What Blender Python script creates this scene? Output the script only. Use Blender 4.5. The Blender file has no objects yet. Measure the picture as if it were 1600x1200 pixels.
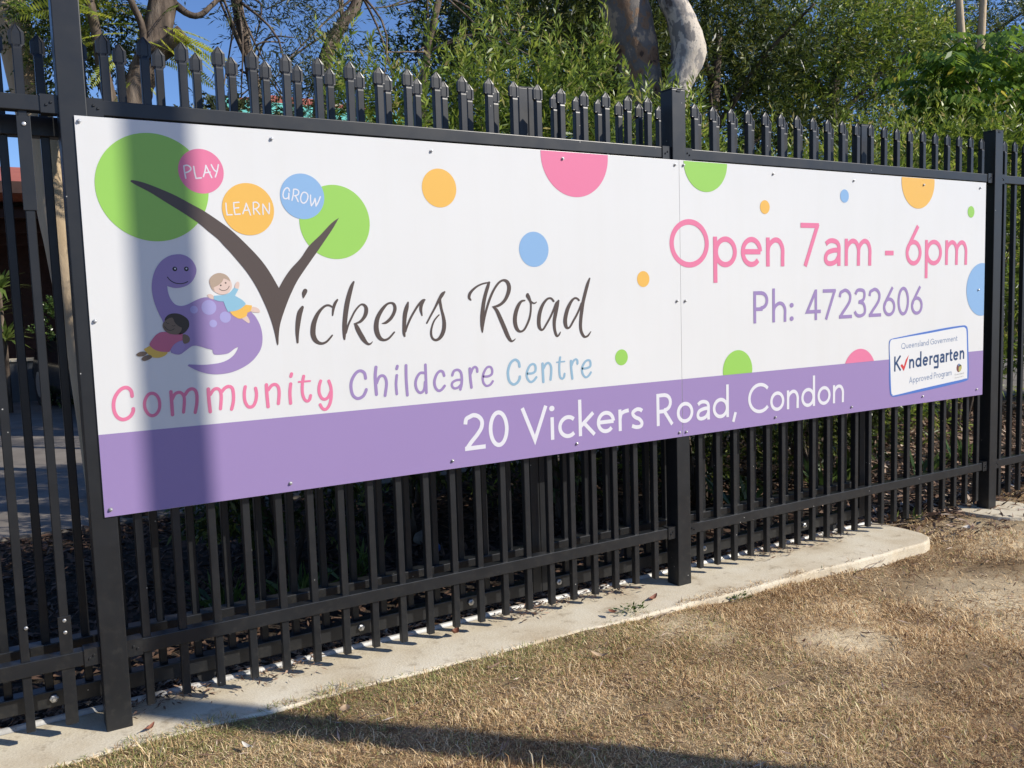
import bpy, math, random
import numpy as np
from mathutils import Vector, Matrix
R = math.radians
rng = np.random.default_rng(7)
random.seed(7)
SC = bpy.context.scene
COL = SC.collection

# ------------------------------------------------------------------ camera
cd = bpy.data.cameras.new("camera"); cam = bpy.data.objects.new("camera", cd); COL.objects.link(cam)
_r = Vector((0.8555819, -0.5167025, -0.0315933)); _d = Vector((-0.0750844, -0.0634807, -0.9951545)); _f = Vector((0.5121932, 0.8538084, -0.0931092))
CAM = Vector((-0.2715, -2.8934, 1.2901))
cam.matrix_world = Matrix(((_r.x, -_d.x, -_f.x, CAM.x), (_r.y, -_d.y, -_f.y, CAM.y), (_r.z, -_d.z, -_f.z, CAM.z), (0, 0, 0, 1)))
cd.sensor_width = 36.0; cd.lens = 1365.07 / 1600 * 36
cd.clip_start = 0.05; cd.clip_end = 2000
SC.camera = cam

# ------------------------------------------------------------------ sky, sun, exposure
TO_SUN = Vector((0.93, -1.0, 0.91)).normalized()
ELEV = math.asin(TO_SUN.z); AZ = math.atan2(TO_SUN.x, TO_SUN.y)
W = bpy.data.worlds.new("World"); SC.world = W; W.use_nodes = True
wn = W.node_tree; wn.nodes.clear()
sky = wn.nodes.new("ShaderNodeTexSky"); sky.sky_type = 'NISHITA'; sky.sun_disc = False
sky.sun_elevation = ELEV; sky.sun_rotation = AZ; sky.altitude = 0; sky.air_density = 1.0; sky.dust_density = 0.1; sky.ozone_density = 6.0
bg = wn.nodes.new("ShaderNodeBackground"); bg.inputs[1].default_value = 0.10
wo = wn.nodes.new("ShaderNodeOutputWorld")
mul = wn.nodes.new("ShaderNodeMix"); mul.data_type = 'RGBA'; mul.blend_type = 'MULTIPLY'; mul.inputs[0].default_value = 1.0; mul.inputs[7].default_value = (1.0, 1.04, 1.22, 1)
wn.links.new(sky.outputs[0], mul.inputs[6]); wn.links.new(mul.outputs[2], bg.inputs[0]); wn.links.new(bg.outputs[0], wo.inputs[0])
sd = bpy.data.lights.new("sun", 'SUN'); sd.energy = 4.6; sd.angle = R(0.53); sd.color = (1.0, 0.935, 0.83)
sun = bpy.data.objects.new("sun", sd); COL.objects.link(sun); sun.location = (6, -6, 8)
sun.rotation_euler = (-TO_SUN).to_track_quat('-Z', 'Y').to_euler()
SC.view_settings.view_transform = 'Standard'; SC.view_settings.look = 'None'
SC.view_settings.gamma = 1; SC.view_settings.use_curve_mapping = False
SC.view_settings.exposure = 0.25

# ------------------------------------------------------------------ materials
def srgb(r, g, b):
    f = lambda c: (c / 255) / 12.92 if c / 255 < 0.04045 else ((c / 255 + 0.055) / 1.055) ** 2.4
    return (f(r), f(g), f(b))
def new_mat(name, rough=0.5, spec=0.5, metal=0.0):
    m = bpy.data.materials.new(name); m.use_nodes = True; nt = m.node_tree
    b = nt.nodes["Principled BSDF"]; b.inputs["Roughness"].default_value = rough
    b.inputs["Specular IOR Level"].default_value = spec; b.inputs["Metallic"].default_value = metal
    return m, nt, b
def N(nt, t, **k):
    n = nt.nodes.new(t)
    for a, v in k.items():
        if a in n.inputs: n.inputs[a].default_value = v
        else: setattr(n, a, v)
    return n
def coords(nt): return nt.nodes.new("ShaderNodeTexCoord").outputs["Object"]
def ramp(nt, src, stops):
    r = nt.nodes.new("ShaderNodeValToRGB"); e = r.color_ramp.elements
    while len(e) < len(stops): e.new(0.5)
    for i, (p, c) in enumerate(stops): e[i].position = p; e[i].color = (*c, 1)
    nt.links.new(src, r.inputs[0]); return r.outputs[0]
def noise(nt, vec, scale, detail=4, rough=0.55, w=None):
    n = nt.nodes.new("ShaderNodeTexNoise"); n.inputs["Scale"].default_value = scale
    n.inputs["Detail"].default_value = detail; n.inputs["Roughness"].default_value = rough
    if vec is not None: nt.links.new(vec, n.inputs["Vector"])
    return n.outputs["Fac"]
def bump(nt, b, src, strength, dist=0.01):
    n = nt.nodes.new("ShaderNodeBump"); n.inputs["Strength"].default_value = strength; n.inputs["Distance"].default_value = dist
    nt.links.new(src, n.inputs["Height"]); nt.links.new(n.outputs[0], b.inputs["Normal"])
def mixc(nt, fac, a, b_):
    m = nt.nodes.new("ShaderNodeMix"); m.data_type = 'RGBA'
    if hasattr(fac, 'links'): nt.links.new(fac, m.inputs[0])
    else: m.inputs[0].default_value = fac
    for k, v in ((6, a), (7, b_)):
        if hasattr(v, 'links'): nt.links.new(v, m.inputs[k])
        else: m.inputs[k].default_value = (*v, 1)
    return m.outputs[2]
def geopos(nt): return nt.nodes.new("ShaderNodeNewGeometry").outputs["Position"]

MAT = {}
def noisy(name, c0, c1, scale, rough=0.6, bmp=0.0, bscale=60, spec=0.5, metal=0.0, bdist=0.005, world=True):
    m, nt, b = new_mat(name, rough, spec, metal)
    v = geopos(nt) if world else coords(nt)
    nt.links.new(ramp(nt, noise(nt, v, scale), [(0.3, c0), (0.7, c1)]), b.inputs["Base Color"])
    if bmp: bump(nt, b, noise(nt, v, bscale, 6), bmp, bdist)
    MAT[name] = m; return m

def steel():
    m, nt, b = new_mat("black_powder_coat", 0.36, 0.5)
    v = geopos(nt)
    base = ramp(nt, noise(nt, v, 9, 5), [(0.3, (0.0095, 0.0105, 0.0122)), (0.75, (0.0145, 0.0155, 0.0172))])
    # fine pale dust and chips, thicker towards the foot of the fence
    sep = N(nt, "ShaderNodeSeparateXYZ"); nt.links.new(v, sep.inputs[0])
    low = N(nt, "ShaderNodeMapRange"); low.inputs[1].default_value = 0.0; low.inputs[2].default_value = 0.7; low.inputs[3].default_value = 0.55; low.inputs[4].default_value = 0.08
    nt.links.new(sep.outputs[2], low.inputs[0])
    dn = N(nt, "ShaderNodeMapRange"); dn.inputs[1].default_value = 0.5; dn.inputs[2].default_value = 0.8
    nt.links.new(noise(nt, v, 34, 8, 0.7), dn.inputs[0])
    mu = N(nt, "ShaderNodeMath", operation='MULTIPLY'); nt.links.new(low.outputs[0], mu.inputs[0]); nt.links.new(dn.outputs[0], mu.inputs[1])
    dusty = mixc(nt, mu.outputs[0], base, (0.06, 0.055, 0.046))
    vo = N(nt, "ShaderNodeTexVoronoi"); vo.inputs["Scale"].default_value = 26; nt.links.new(v, vo.inputs["Vector"])
    ch = N(nt, "ShaderNodeMath", operation='LESS_THAN'); ch.inputs[1].default_value = 0.055; nt.links.new(vo.outputs["Distance"], ch.inputs[0])
    gate = N(nt, "ShaderNodeMath", operation='GREATER_THAN'); gate.inputs[1].default_value = 0.56; nt.links.new(noise(nt, v, 5, 2), gate.inputs[0])
    cg = N(nt, "ShaderNodeMath", operation='MULTIPLY'); nt.links.new(ch.outputs[0], cg.inputs[0]); nt.links.new(gate.outputs[0], cg.inputs[1])
    nt.links.new(mixc(nt, cg.outputs[0], dusty, (0.42, 0.41, 0.38)), b.inputs["Base Color"])
    rr = N(nt, "ShaderNodeMapRange"); rr.inputs[3].default_value = 0.30; rr.inputs[4].default_value = 0.48
    nt.links.new(noise(nt, v, 14, 5), rr.inputs[0]); nt.links.new(rr.outputs[0], b.inputs["Roughness"])
    bump(nt, b, noise(nt, v, 420, 3), 0.12, 0.0006)
    MAT["steel"] = m
steel()
def flat(name, c, rough=0.35, spec=0.35):
    m, nt, b = new_mat("print_" + name, rough, spec)
    v = geopos(nt)
    nt.links.new(mixc(nt, noise(nt, v, 3, 5), tuple(x * 0.83 for x in c), tuple(x * 0.88 for x in c)), b.inputs["Base Color"])
    MAT["c_" + name] = m
for n_, c_ in dict(green=(0.33, 0.63, 0.115), pink=(0.80, 0.215, 0.36), orange=(0.86, 0.50, 0.105), orange2=(0.80, 0.52, 0.10), blue=(0.27, 0.46, 0.72), paleblue=(0.30, 0.47, 0.60),
        purple=(0.345, 0.25, 0.485), purple2=(0.37, 0.28, 0.52), lilac=(0.40, 0.37, 0.66), brown=(0.100, 0.076, 0.066), ink=(0.78, 0.77, 0.80), black=(0.02, 0.018, 0.02),
        skin=(0.74, 0.56, 0.48), fairhair=(0.47, 0.36, 0.27), shirtblue=(0.28, 0.52, 0.66), darkskin=(0.19, 0.135, 0.095), darkhair=(0.045, 0.035, 0.03), pink2=(0.60, 0.155, 0.25),
        badgeblue=(0.09, 0.20, 0.58), white2=(0.80, 0.80, 0.79), slate=(0.22, 0.29, 0.44), navy=(0.03, 0.07, 0.17), red=(0.68, 0.06, 0.06), maroon=(0.20, 0.07, 0.08),
        crestgold=(0.48, 0.44, 0.15), grey=(0.42, 0.41, 0.38)).items(): flat(n_, c_)
def board_mat():
    m, nt, b = new_mat("white_sign_sheet", 0.3, 0.4); v = geopos(nt)
    c = ramp(nt, noise(nt, v, 1.6, 6), [(0.3, (0.655, 0.655, 0.642)), (0.7, (0.68, 0.68, 0.667))])
    vo = N(nt, "ShaderNodeTexVoronoi"); vo.inputs["Scale"].default_value = 7; nt.links.new(v, vo.inputs["Vector"])
    lt = N(nt, "ShaderNodeMath", operation='LESS_THAN'); lt.inputs[1].default_value = 0.012; nt.links.new(vo.outputs["Distance"], lt.inputs[0])
    mp = N(nt, "ShaderNodeMapping"); mp.inputs["Scale"].default_value = (14, 1, 0.7); nt.links.new(v, mp.inputs[0])
    stx = ramp(nt, noise(nt, mp.outputs[0], 1.0, 6, 0.6), [(0.45, (1, 1, 1)), (0.72, (0.985, 0.983, 0.975))])
    ml = nt.nodes.new("ShaderNodeMix"); ml.data_type = 'RGBA'; ml.blend_type = 'MULTIPLY'; ml.inputs[0].default_value = 1; nt.links.new(c, ml.inputs[6]); nt.links.new(stx, ml.inputs[7])
    nt.links.new(mixc(nt, lt.outputs[0], ml.outputs[2], (0.35, 0.32, 0.27)), b.inputs["Base Color"])
    bump(nt, b, noise(nt, v, 1.1, 2), 0.02, 0.02)
    MAT["board"] = m
board_mat()
noisy("zinc", (0.45, 0.45, 0.44), (0.62, 0.61, 0.59), 40, 0.42, 0.1, 200, metal=0.85)
noisy("galv", (0.40, 0.39, 0.37), (0.56, 0.55, 0.52), 18, 0.55, 0.2, 120, metal=0.25)
def concrete():
    m, nt, b = new_mat("concrete_strip", 0.9, 0.3); v = geopos(nt)
    c = ramp(nt, noise(nt, v, 3.2, 8, 0.62), [(0.28, (0.52, 0.42, 0.28)), (0.5, (0.69, 0.61, 0.46)), (0.72, (0.78, 0.72, 0.58))])
    g = ramp(nt, noise(nt, v, 160, 5, 0.7), [(0.35, (0.84, 0.82, 0.78)), (0.6, (1, 1, 1))])
    mm_ = nt.nodes.new("ShaderNodeMix"); mm_.data_type = 'RGBA'; mm_.blend_type = 'MULTIPLY'; mm_.inputs[0].default_value = 1
    nt.links.new(c, mm_.inputs[6]); nt.links.new(g, mm_.inputs[7])
    st = ramp(nt, noise(nt, v, 11, 8, 0.7), [(0.55, (0, 0, 0)), (0.70, (0.8, 0.8, 0.8))])
    nt.links.new(mixc(nt, st, mm_.outputs[2], (0.30, 0.235, 0.15)), b.inputs["Base Color"])
    bump(nt, b, noise(nt, v, 90, 8, 0.65), 0.45, 0.004); MAT["concrete"] = m
concrete()
def soil():
    m, nt, b = new_mat("dry_soil", 0.95, 0.2); v = geopos(nt)
    a = ramp(nt, noise(nt, v, 7, 9, 0.65), [(0.25, (0.11, 0.072, 0.038)), (0.5, (0.28, 0.20, 0.112)), (0.75, (0.52, 0.40, 0.245))])
    # pale sandy bare patches
    cs = []
    acc = None
    for (px, py, r_) in ((2.46, -0.77, 0.30), (2.05, -0.36, 0.24), (3.4, -0.95, 0.5), (4.6, -1.3, 0.8), (2.75, -0.55, 0.2), (4.3, -0.35, 0.4)):
        d = N(nt, "ShaderNodeVectorMath", operation='DISTANCE'); nt.links.new(v, d.inputs[0]); d.inputs[1].default_value = (px, py, -0.03)
        mr = N(nt, "ShaderNodeMapRange"); mr.inputs[1].default_value = r_ * 1.1; mr.inputs[2].default_value = r_ * 0.3; nt.links.new(d.outputs["Value"], mr.inputs[0])
        if acc is None: acc = mr.outputs[0]
        else:
            mx = N(nt, "ShaderNodeMath", operation='MAXIMUM'); nt.links.new(acc, mx.inputs[0]); nt.links.new(mr.outputs[0], mx.inputs[1]); acc = mx.outputs[0]
    nn = ramp(nt, noise(nt, v, 9, 6, 0.7), [(0.3, (0.25, 0.25, 0.25)), (0.65, (1, 1, 1))])
    mu = N(nt, "ShaderNodeMath", operation='MULTIPLY'); nt.links.new(acc, mu.inputs[0]); nt.links.new(nn, mu.inputs[1])
    nt.links.new(mixc(nt, mu.outputs[0], a, (0.80, 0.66, 0.43)), b.inputs["Base Color"])
    bump(nt, b, noise(nt, v, 55, 10, 0.75), 0.9, 0.012); MAT["soil"] = m
soil()
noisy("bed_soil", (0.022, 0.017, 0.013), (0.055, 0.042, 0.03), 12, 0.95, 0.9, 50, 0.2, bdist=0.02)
noisy("paving", (0.15, 0.13, 0.11), (0.25, 0.22, 0.185), 2.2, 0.85, 0.25, 60)
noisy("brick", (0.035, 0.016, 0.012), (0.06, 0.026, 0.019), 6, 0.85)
noisy("roof_red", (0.33, 0.085, 0.045), (0.45, 0.13, 0.07), 3, 0.7)
noisy("teal", (0.10, 0.48, 0.42), (0.14, 0.55, 0.48), 3, 0.5)
noisy("door_green", (0.02, 0.10, 0.05), (0.03, 0.13, 0.06), 3, 0.5)
noisy("frame_grey", (0.25, 0.26, 0.26), (0.32, 0.33, 0.33), 3, 0.5)
noisy("wall_grey", (0.07, 0.075, 0.08), (0.10, 0.105, 0.11), 3, 0.8)
noisy("glass_dark", (0.012, 0.014, 0.016), (0.02, 0.023, 0.026), 2, 0.08)
noisy("car_paint", (0.012, 0.013, 0.016), (0.017, 0.018, 0.022), 2, 0.2)
noisy("tail_red", (0.45, 0.01, 0.01), (0.55, 0.02, 0.02), 4, 0.25)
noisy("rubber", (0.012, 0.012, 0.012), (0.02, 0.02, 0.02), 9, 0.8)
noisy("blue_plastic", (0.02, 0.10, 0.35), (0.03, 0.13, 0.42), 9, 0.4)
noisy("stone", (0.16, 0.15, 0.13), (0.27, 0.25, 0.22), 14, 0.9, 0.5, 50)
noisy("wood_pole", (0.16, 0.13, 0.10), (0.28, 0.24, 0.19), 8, 0.9, 0.5, 40)
def bark(name, stops, scale=7, stretch=0.35, bs=0.5):
    m, nt, b = new_mat(name, 0.8, 0.25); v = geopos(nt)
    mp = N(nt, "ShaderNodeMapping"); mp.inputs["Scale"].default_value = (1, 1, stretch); nt.links.new(v, mp.inputs[0])
    f = noise(nt, mp.outputs[0], scale, 6, 0.55)
    nt.links.new(ramp(nt, f, stops), b.inputs["Base Color"])
    bump(nt, b, noise(nt, mp.outputs[0], 38, 7, 0.65), bs, 0.012); MAT[name] = m
bark("bark_gum_shaded", [(0.38, (0.07, 0.048, 0.035)), (0.405, (0.21, 0.125, 0.075)), (0.48, (0.25, 0.165, 0.105)), (0.50, (0.16, 0.145, 0.13)), (0.585, (0.20, 0.18, 0.16)), (0.61, (0.38, 0.30, 0.22))], 7.0, 0.7)  # left gum stem: canopy shade put into the darker mottled bark colours
bark("bark_gum_lit", [(0.38, (0.12, 0.10, 0.09)), (0.40, (0.26, 0.24, 0.22)), (0.47, (0.33, 0.30, 0.27)), (0.49, (0.56, 0.49, 0.40)), (0.57, (0.60, 0.53, 0.44)), (0.59, (0.25, 0.23, 0.21))], 8.0, 0.65)  # right stem of the same gum: sunlight put into the paler bark colours
bark("bark_tan", [(0.3, (0.36, 0.26, 0.15)), (0.5, (0.52, 0.40, 0.26)), (0.7, (0.60, 0.48, 0.33))], 3.0)
bark("bark_dark", [(0.3, (0.045, 0.035, 0.028)), (0.5, (0.12, 0.09, 0.068)), (0.72, (0.27, 0.215, 0.165))], 16, 0.22, 0.9)
def leafmat(name, cols, rough=0.34, trans=0.35, spec=0.5):
    m = bpy.data.materials.new(name); m.use_nodes = True; nt = m.node_tree; nt.nodes.clear()
    a = nt.nodes.new("ShaderNodeAttribute"); a.attribute_name = "tone"
    c = ramp(nt, a.outputs["Fac"], cols)
    p = nt.nodes.new("ShaderNodeBsdfPrincipled"); p.inputs["Roughness"].default_value = rough; p.inputs["Specular IOR Level"].default_value = spec
    nt.links.new(c, p.inputs["Base Color"])
    t = nt.nodes.new("ShaderNodeBsdfTranslucent")
    hs = nt.nodes.new("ShaderNodeHueSaturation"); hs.inputs["Hue"].default_value = 0.485; hs.inputs["Value"].default_value = 1.5; nt.links.new(c, hs.inputs["Color"]); nt.links.new(hs.outputs[0], t.inputs[0])
    mx = nt.nodes.new("ShaderNodeMixShader"); mx.inputs[0].default_value = trans
    nt.links.new(p.outputs[0], mx.inputs[1]); nt.links.new(t.outputs[0], mx.inputs[2])
    o = nt.nodes.new("ShaderNodeOutputMaterial"); nt.links.new(mx.outputs[0], o.inputs[0]); MAT[name] = m
leafmat("leaf_bottlebrush", [(0, (0.040, 0.074, 0.014)), (0.4, (0.125, 0.195, 0.028)), (0.8, (0.31, 0.39, 0.06)), (1, (0.42, 0.36, 0.14))], 0.38, 0.38, 0.4)
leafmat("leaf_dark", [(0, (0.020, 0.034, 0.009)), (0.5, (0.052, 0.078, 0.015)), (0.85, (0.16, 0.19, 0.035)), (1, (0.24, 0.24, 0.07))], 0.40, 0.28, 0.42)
leafmat("leaf_grey", [(0, (0.028, 0.040, 0.018)), (0.6, (0.062, 0.082, 0.032)), (1, (0.17, 0.19, 0.07))], 0.42, 0.3, 0.4)
leafmat("leaf_feather", [(0, (0.20, 0.27, 0.03)), (0.5, (0.38, 0.44, 0.05)), (1, (0.52, 0.54, 0.09))], 0.5, 0.45)
leafmat("leaf_broad", [(0, (0.045, 0.105, 0.016)), (0.5, (0.11, 0.21, 0.028)), (0.9, (0.25, 0.37, 0.05)), (1, (0.46, 0.43, 0.07))], 0.48, 0.4, 0.3)
leafmat("leaf_hedge", [(0, (0.04, 0.08, 0.02)), (0.6, (0.08, 0.14, 0.03)), (1, (0.16, 0.23, 0.06))], 0.3)
leafmat("leaf_spiky", [(0, (0.09, 0.15, 0.03)), (0.6, (0.18, 0.25, 0.06)), (1, (0.36, 0.40, 0.14))], 0.35)
leafmat("dry_grass", [(0, (0.17, 0.085, 0.042)), (0.22, (0.38, 0.24, 0.115)), (0.5, (0.68, 0.485, 0.255)), (0.80, (0.88, 0.72, 0.45)), (0.86, (0.35, 0.34, 0.12)), (1, (0.24, 0.27, 0.09))], 0.7, 0.1, 0.2)
leafmat("litter", [(0, (0.05, 0.032, 0.022)), (0.4, (0.16, 0.095, 0.062)), (0.75, (0.36, 0.24, 0.165)), (1, (0.66, 0.55, 0.44))], 0.7, 0.05, 0.25)
noisy("dead_leaf", (0.16, 0.05, 0.03), (0.28, 0.11, 0.06), 40, 0.6)
noisy("tan_leaf", (0.42, 0.29, 0.17), (0.55, 0.40, 0.25), 40, 0.7)
noisy("pale_leaf", (0.55, 0.50, 0.42), (0.68, 0.63, 0.54), 40, 0.7)
noisy("twig", (0.22, 0.16, 0.11), (0.38, 0.29, 0.21), 40, 0.8)

# ------------------------------------------------------------------ object helpers
def tag(o, label=None, cat=None, group=None, kind=None):
    for k, v in (("label", label), ("category", cat), ("group", group), ("kind", kind)):
        if v: o[k] = v
    return o
def empty(name, loc, label, cat, group=None, rz=0):
    o = bpy.data.objects.new(name, None); COL.objects.link(o); o.location = loc; o.rotation_euler = (0, 0, rz)
    o.empty_display_size = 0.1
    return tag(o, label, cat, group)
class MB:
    def __init__(s): s.v = []; s.f = []
    def add(s, vs, fs):
        n = len(s.v); s.v += [tuple(v) for v in vs]; s.f += [tuple(i + n for i in f) for f in fs]; return s
    def box(s, x0, x1, y0, y1, z0, z1, c=0.0):
        if c <= 0:
            return s.add([(x0, y0, z0), (x1, y0, z0), (x1, y1, z0), (x0, y1, z0), (x0, y0, z1), (x1, y0, z1), (x1, y1, z1), (x0, y1, z1)],
                [(0, 3, 2, 1), (4, 5, 6, 7), (0, 1, 5, 4), (1, 2, 6, 5), (2, 3, 7, 6), (3, 0, 4, 7)])
        import bmesh
        bm = bmesh.new(); r = bmesh.ops.create_cube(bm, size=1)
        for v in bm.verts: v.co = Vector(((x0 + x1) / 2 + v.co.x * (x1 - x0), (y0 + y1) / 2 + v.co.y * (y1 - y0), (z0 + z1) / 2 + v.co.z * (z1 - z0)))
        bmesh.ops.bevel(bm, geom=bm.edges[:], offset=c, segments=2, affect='EDGES', profile=0.6)
        bm.verts.index_update(); s.add([v.co[:] for v in bm.verts], [[v.index for v in f.verts] for f in bm.faces]); bm.free(); return s
    def tube(s, pts, rad, seg=8, cap=True, wob=0.0):
        pts = [Vector(p) for p in pts]; n0 = len(s.v); n = len(pts)
        ref = Vector((0, 0, 1)) if abs((pts[-1] - pts[0]).normalized().z) < 0.9 else Vector((1, 0, 0))
        for i, p in enumerate(pts):
            t = (pts[min(i + 1, n - 1)] - pts[max(i - 1, 0)]).normalized()
            a = t.cross(ref).normalized(); b = t.cross(a)
            for k in range(seg):
                q = 2 * math.pi * k / seg; r_ = rad[i] * (1 + (random.uniform(-wob, wob) if wob else 0))
                s.v.append(tuple(p + a * math.cos(q) * r_ + b * math.sin(q) * r_))
        for i in range(n - 1):
            for k in range(seg):
                k2 = (k + 1) % seg; s.f.append((n0 + i * seg + k, n0 + i * seg + k2, n0 + (i + 1) * seg + k2, n0 + (i + 1) * seg + k))
        if cap:
            s.f.append(tuple(n0 + k for k in range(seg))[::-1]); s.f.append(tuple(n0 + (n - 1) * seg + k for k in range(seg)))
        return s
    def mesh(s, name, mat, smooth=False):
        me = bpy.data.meshes.new(name); me.from_pydata(s.v, [], s.f); me.materials.append(MAT[mat])
        if smooth: me.polygons.foreach_set("use_smooth", [True] * len(me.polygons))
        me.update(); return me
    def build(s, name, mat, parent=None, smooth=False, loc=None):
        return link(name, s.mesh(name, mat, smooth), parent, loc)
def link(name, me, parent=None, loc=None):
    o = bpy.data.objects.new(name, me); COL.objects.link(o)
    if parent: o.parent = parent
    if loc: o.location = loc
    return o
def smooth_path(pts, rad, k=5):
    P_ = [Vector(p) for p in pts]; o = []; r = []
    for i in range(len(P_) - 1):
        a = P_[max(i - 1, 0)]; b = P_[i]; c = P_[i + 1]; d = P_[min(i + 2, len(P_) - 1)]
        for j in range(k):
            t = j / k; o.append(0.5 * ((2 * b) + (c - a) * t + (2 * a - 5 * b + 4 * c - d) * t * t + (3 * b - a - 3 * c + d) * t ** 3)); r.append(rad[i] + (rad[i + 1] - rad[i]) * t)
    o.append(P_[-1]); r.append(rad[-1]); return o, r
def np_mesh(name, verts, faces_flat, nper, mat, tone=None):
    me = bpy.data.meshes.new(name); nv = len(verts); nf = len(faces_flat) // nper
    me.vertices.add(nv); me.vertices.foreach_set("co", np.ascontiguousarray(verts, dtype=np.float32).ravel())
    me.loops.add(len(faces_flat)); me.loops.foreach_set("vertex_index", np.ascontiguousarray(faces_flat, dtype=np.int32))
    me.polygons.add(nf); me.polygons.foreach_set("loop_start", np.arange(nf, dtype=np.int32) * nper)
    try: me.polygons.foreach_set("loop_total", np.full(nf, nper, dtype=np.int32))
    except Exception: pass
    me.materials.append(MAT[mat])
    if tone is not None:
        at = me.attributes.new("tone", 'FLOAT', 'POINT'); at.data.foreach_set("value", np.ascontiguousarray(tone, dtype=np.float32))
    me.update(calc_edges=True); me.validate(); return me
def kites(base, d, length, width, nrm=None, droop=0.0):
    """many leaves, one folded kite each: arrays (n,3),(n,3),(n),(n) -> verts, flat quad indices"""
    n = len(base); d = d / np.linalg.norm(d, axis=1, keepdims=True)
    if nrm is None: nrm = rng.normal(size=(n, 3))
    w = np.cross(d, nrm); w /= np.linalg.norm(w, axis=1, keepdims=True) + 1e-9
    L = length[:, None]; Wd = width[:, None]; up = np.cross(w, d)
    dz = np.zeros((n, 3)); dz[:, 2] = -droop
    v = np.empty((n, 4, 3)); v[:, 0] = base; v[:, 1] = base + d * L * 0.42 + w * Wd * 0.5 + up * Wd * 0.12 + dz * L * 0.2
    v[:, 2] = base + d * L + dz * L; v[:, 3] = base + d * L * 0.42 - w * Wd * 0.5 + up * Wd * 0.12 + dz * L * 0.2
    return v.reshape(-1, 3), np.arange(n * 4, dtype=np.int32)
def unit(n):
    v = rng.normal(size=(n, 3)); return v / np.linalg.norm(v, axis=1, keepdims=True)
# ------------------------------------------------------------------ ground and setting
def soil_h(x, y):
    h = -0.007 - 0.045 * np.clip((x - 1.7) / 1.5, 0, 1) + 0.022 * np.clip((x - 3.9) / 0.9, 0, 1)
    h = h - 0.012 * np.clip((-y - 0.8) / 2.0, 0, 1)
    h = h + 0.006 * np.sin(x * 5.1 + 1.3 * np.sin(y * 4)) * np.sin(y * 6.3 + x) + 0.004 * np.sin(x * 13 + y * 9)
    if isinstance(h, np.ndarray): h = np.where(y > -0.30, np.minimum(h, -0.006), h)
    return h
nx, ny = 150, 120
xs = np.concatenate([np.array([-300, -60, -20, -8]), np.linspace(-3.5, 9.5, nx), np.array([14, 25, 60, 300])])
ys = np.concatenate([np.array([-300, -60, -20, -9]), np.linspace(-5, 0.24, ny)])
gx, gy = np.meshgrid(xs, ys); gz = soil_h(gx, gy)
vv = np.stack([gx, gy, gz], -1).reshape(-1, 3); nX = len(xs); ii = np.arange(len(ys) - 1)[:, None] * nX + np.arange(nX - 1)[None, :]
ff = np.stack([ii, ii + 1, ii + nX + 1, ii + nX], -1).reshape(-1)
tag(link("lawn_ground", np_mesh("lawn_ground", vv, ff, 4, "soil")), kind="structure", label="dry bare soil of the verge in front of the fence")
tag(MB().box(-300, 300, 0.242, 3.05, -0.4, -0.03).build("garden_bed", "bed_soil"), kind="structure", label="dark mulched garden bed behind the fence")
tag(MB().box(-300, 300, 3.052, 600, -0.4, -0.01).build("driveway", "paving"), kind="structure", label="pale paved driveway beyond the garden bed")
# concrete strip with a worn front edge and a slanting end
import bmesh
bm = bmesh.new(); top = []
fx = np.linspace(-3.2, 3.68, 110)
front = [(x, -0.128 - 0.026 * x * (1 if x > 0 else 0.3) + 0.004 * math.sin(x * 9) + 0.003 * math.sin(x * 23 + 1) + random.uniform(-0.004, 0.004)) for x in fx]
outl = front + [(3.76, -0.222), (3.83, -0.205), (3.885, -0.165), (3.92, -0.10), (3.93, -0.02), (3.925, 0.10), (3.915, 0.236)] + [(-3.2, 0.236)]
vs_ = [bm.verts.new((x, y, 0.0)) for x, y in outl]; f_ = bm.faces.new(vs_)
ex = bmesh.ops.extrude_face_region(bm, geom=[f_]); low_ = [g for g in ex['geom'] if isinstance(g, bmesh.types.BMVert)]
for v in low_: v.co.z = -0.16
bm.normal_update()
edges = [e for e in bm.edges if abs(e.verts[0].co.z) < 1e-6 and abs(e.verts[1].co.z) < 1e-6]
bmesh.ops.bevel(bm, geom=edges, offset=0.012, segments=3, affect='EDGES', profile=0.5, clamp_overlap=True)
bmesh.ops.recalc_face_normals(bm, faces=bm.faces[:])
me = bpy.data.meshes.new("concrete_strip"); bm.to_mesh(me); bm.free(); me.materials.append(MAT["concrete"])
tag(link("concrete_strip", me), kind="structure", label="pale concrete footing strip carrying the gate track")
bm = bmesh.new(); vs_ = []
for k in range(22):
    q = 2 * math.pi * k / 22; r_ = 0.19 * (1 + 0.10 * math.sin(q * 3 + 1) + random.uniform(-0.04, 0.04)); vs_.append(bm.verts.new((4.76 + r_ * 1.15 * math.cos(q), -0.03 + r_ * math.sin(q), -0.012)))
f_ = bm.faces.new(vs_); ex = bmesh.ops.extrude_face_region(bm, geom=[f_])
for g in ex['geom']:
    if isinstance(g, bmesh.types.BMVert): g.co.z = -0.1; g.co.x = 4.76 + (g.co.x - 4.76) * 1.1; g.co.y = -0.03 + (g.co.y + 0.03) * 1.1
bmesh.ops.recalc_face_normals(bm, faces=bm.faces[:])
me = bpy.data.meshes.new("post_footing"); bm.to_mesh(me); bm.free(); me.materials.append(MAT["concrete"])
tag(link("post_footing", me), kind="structure", label="small concrete pad round the foot of the right fence post")

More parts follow.
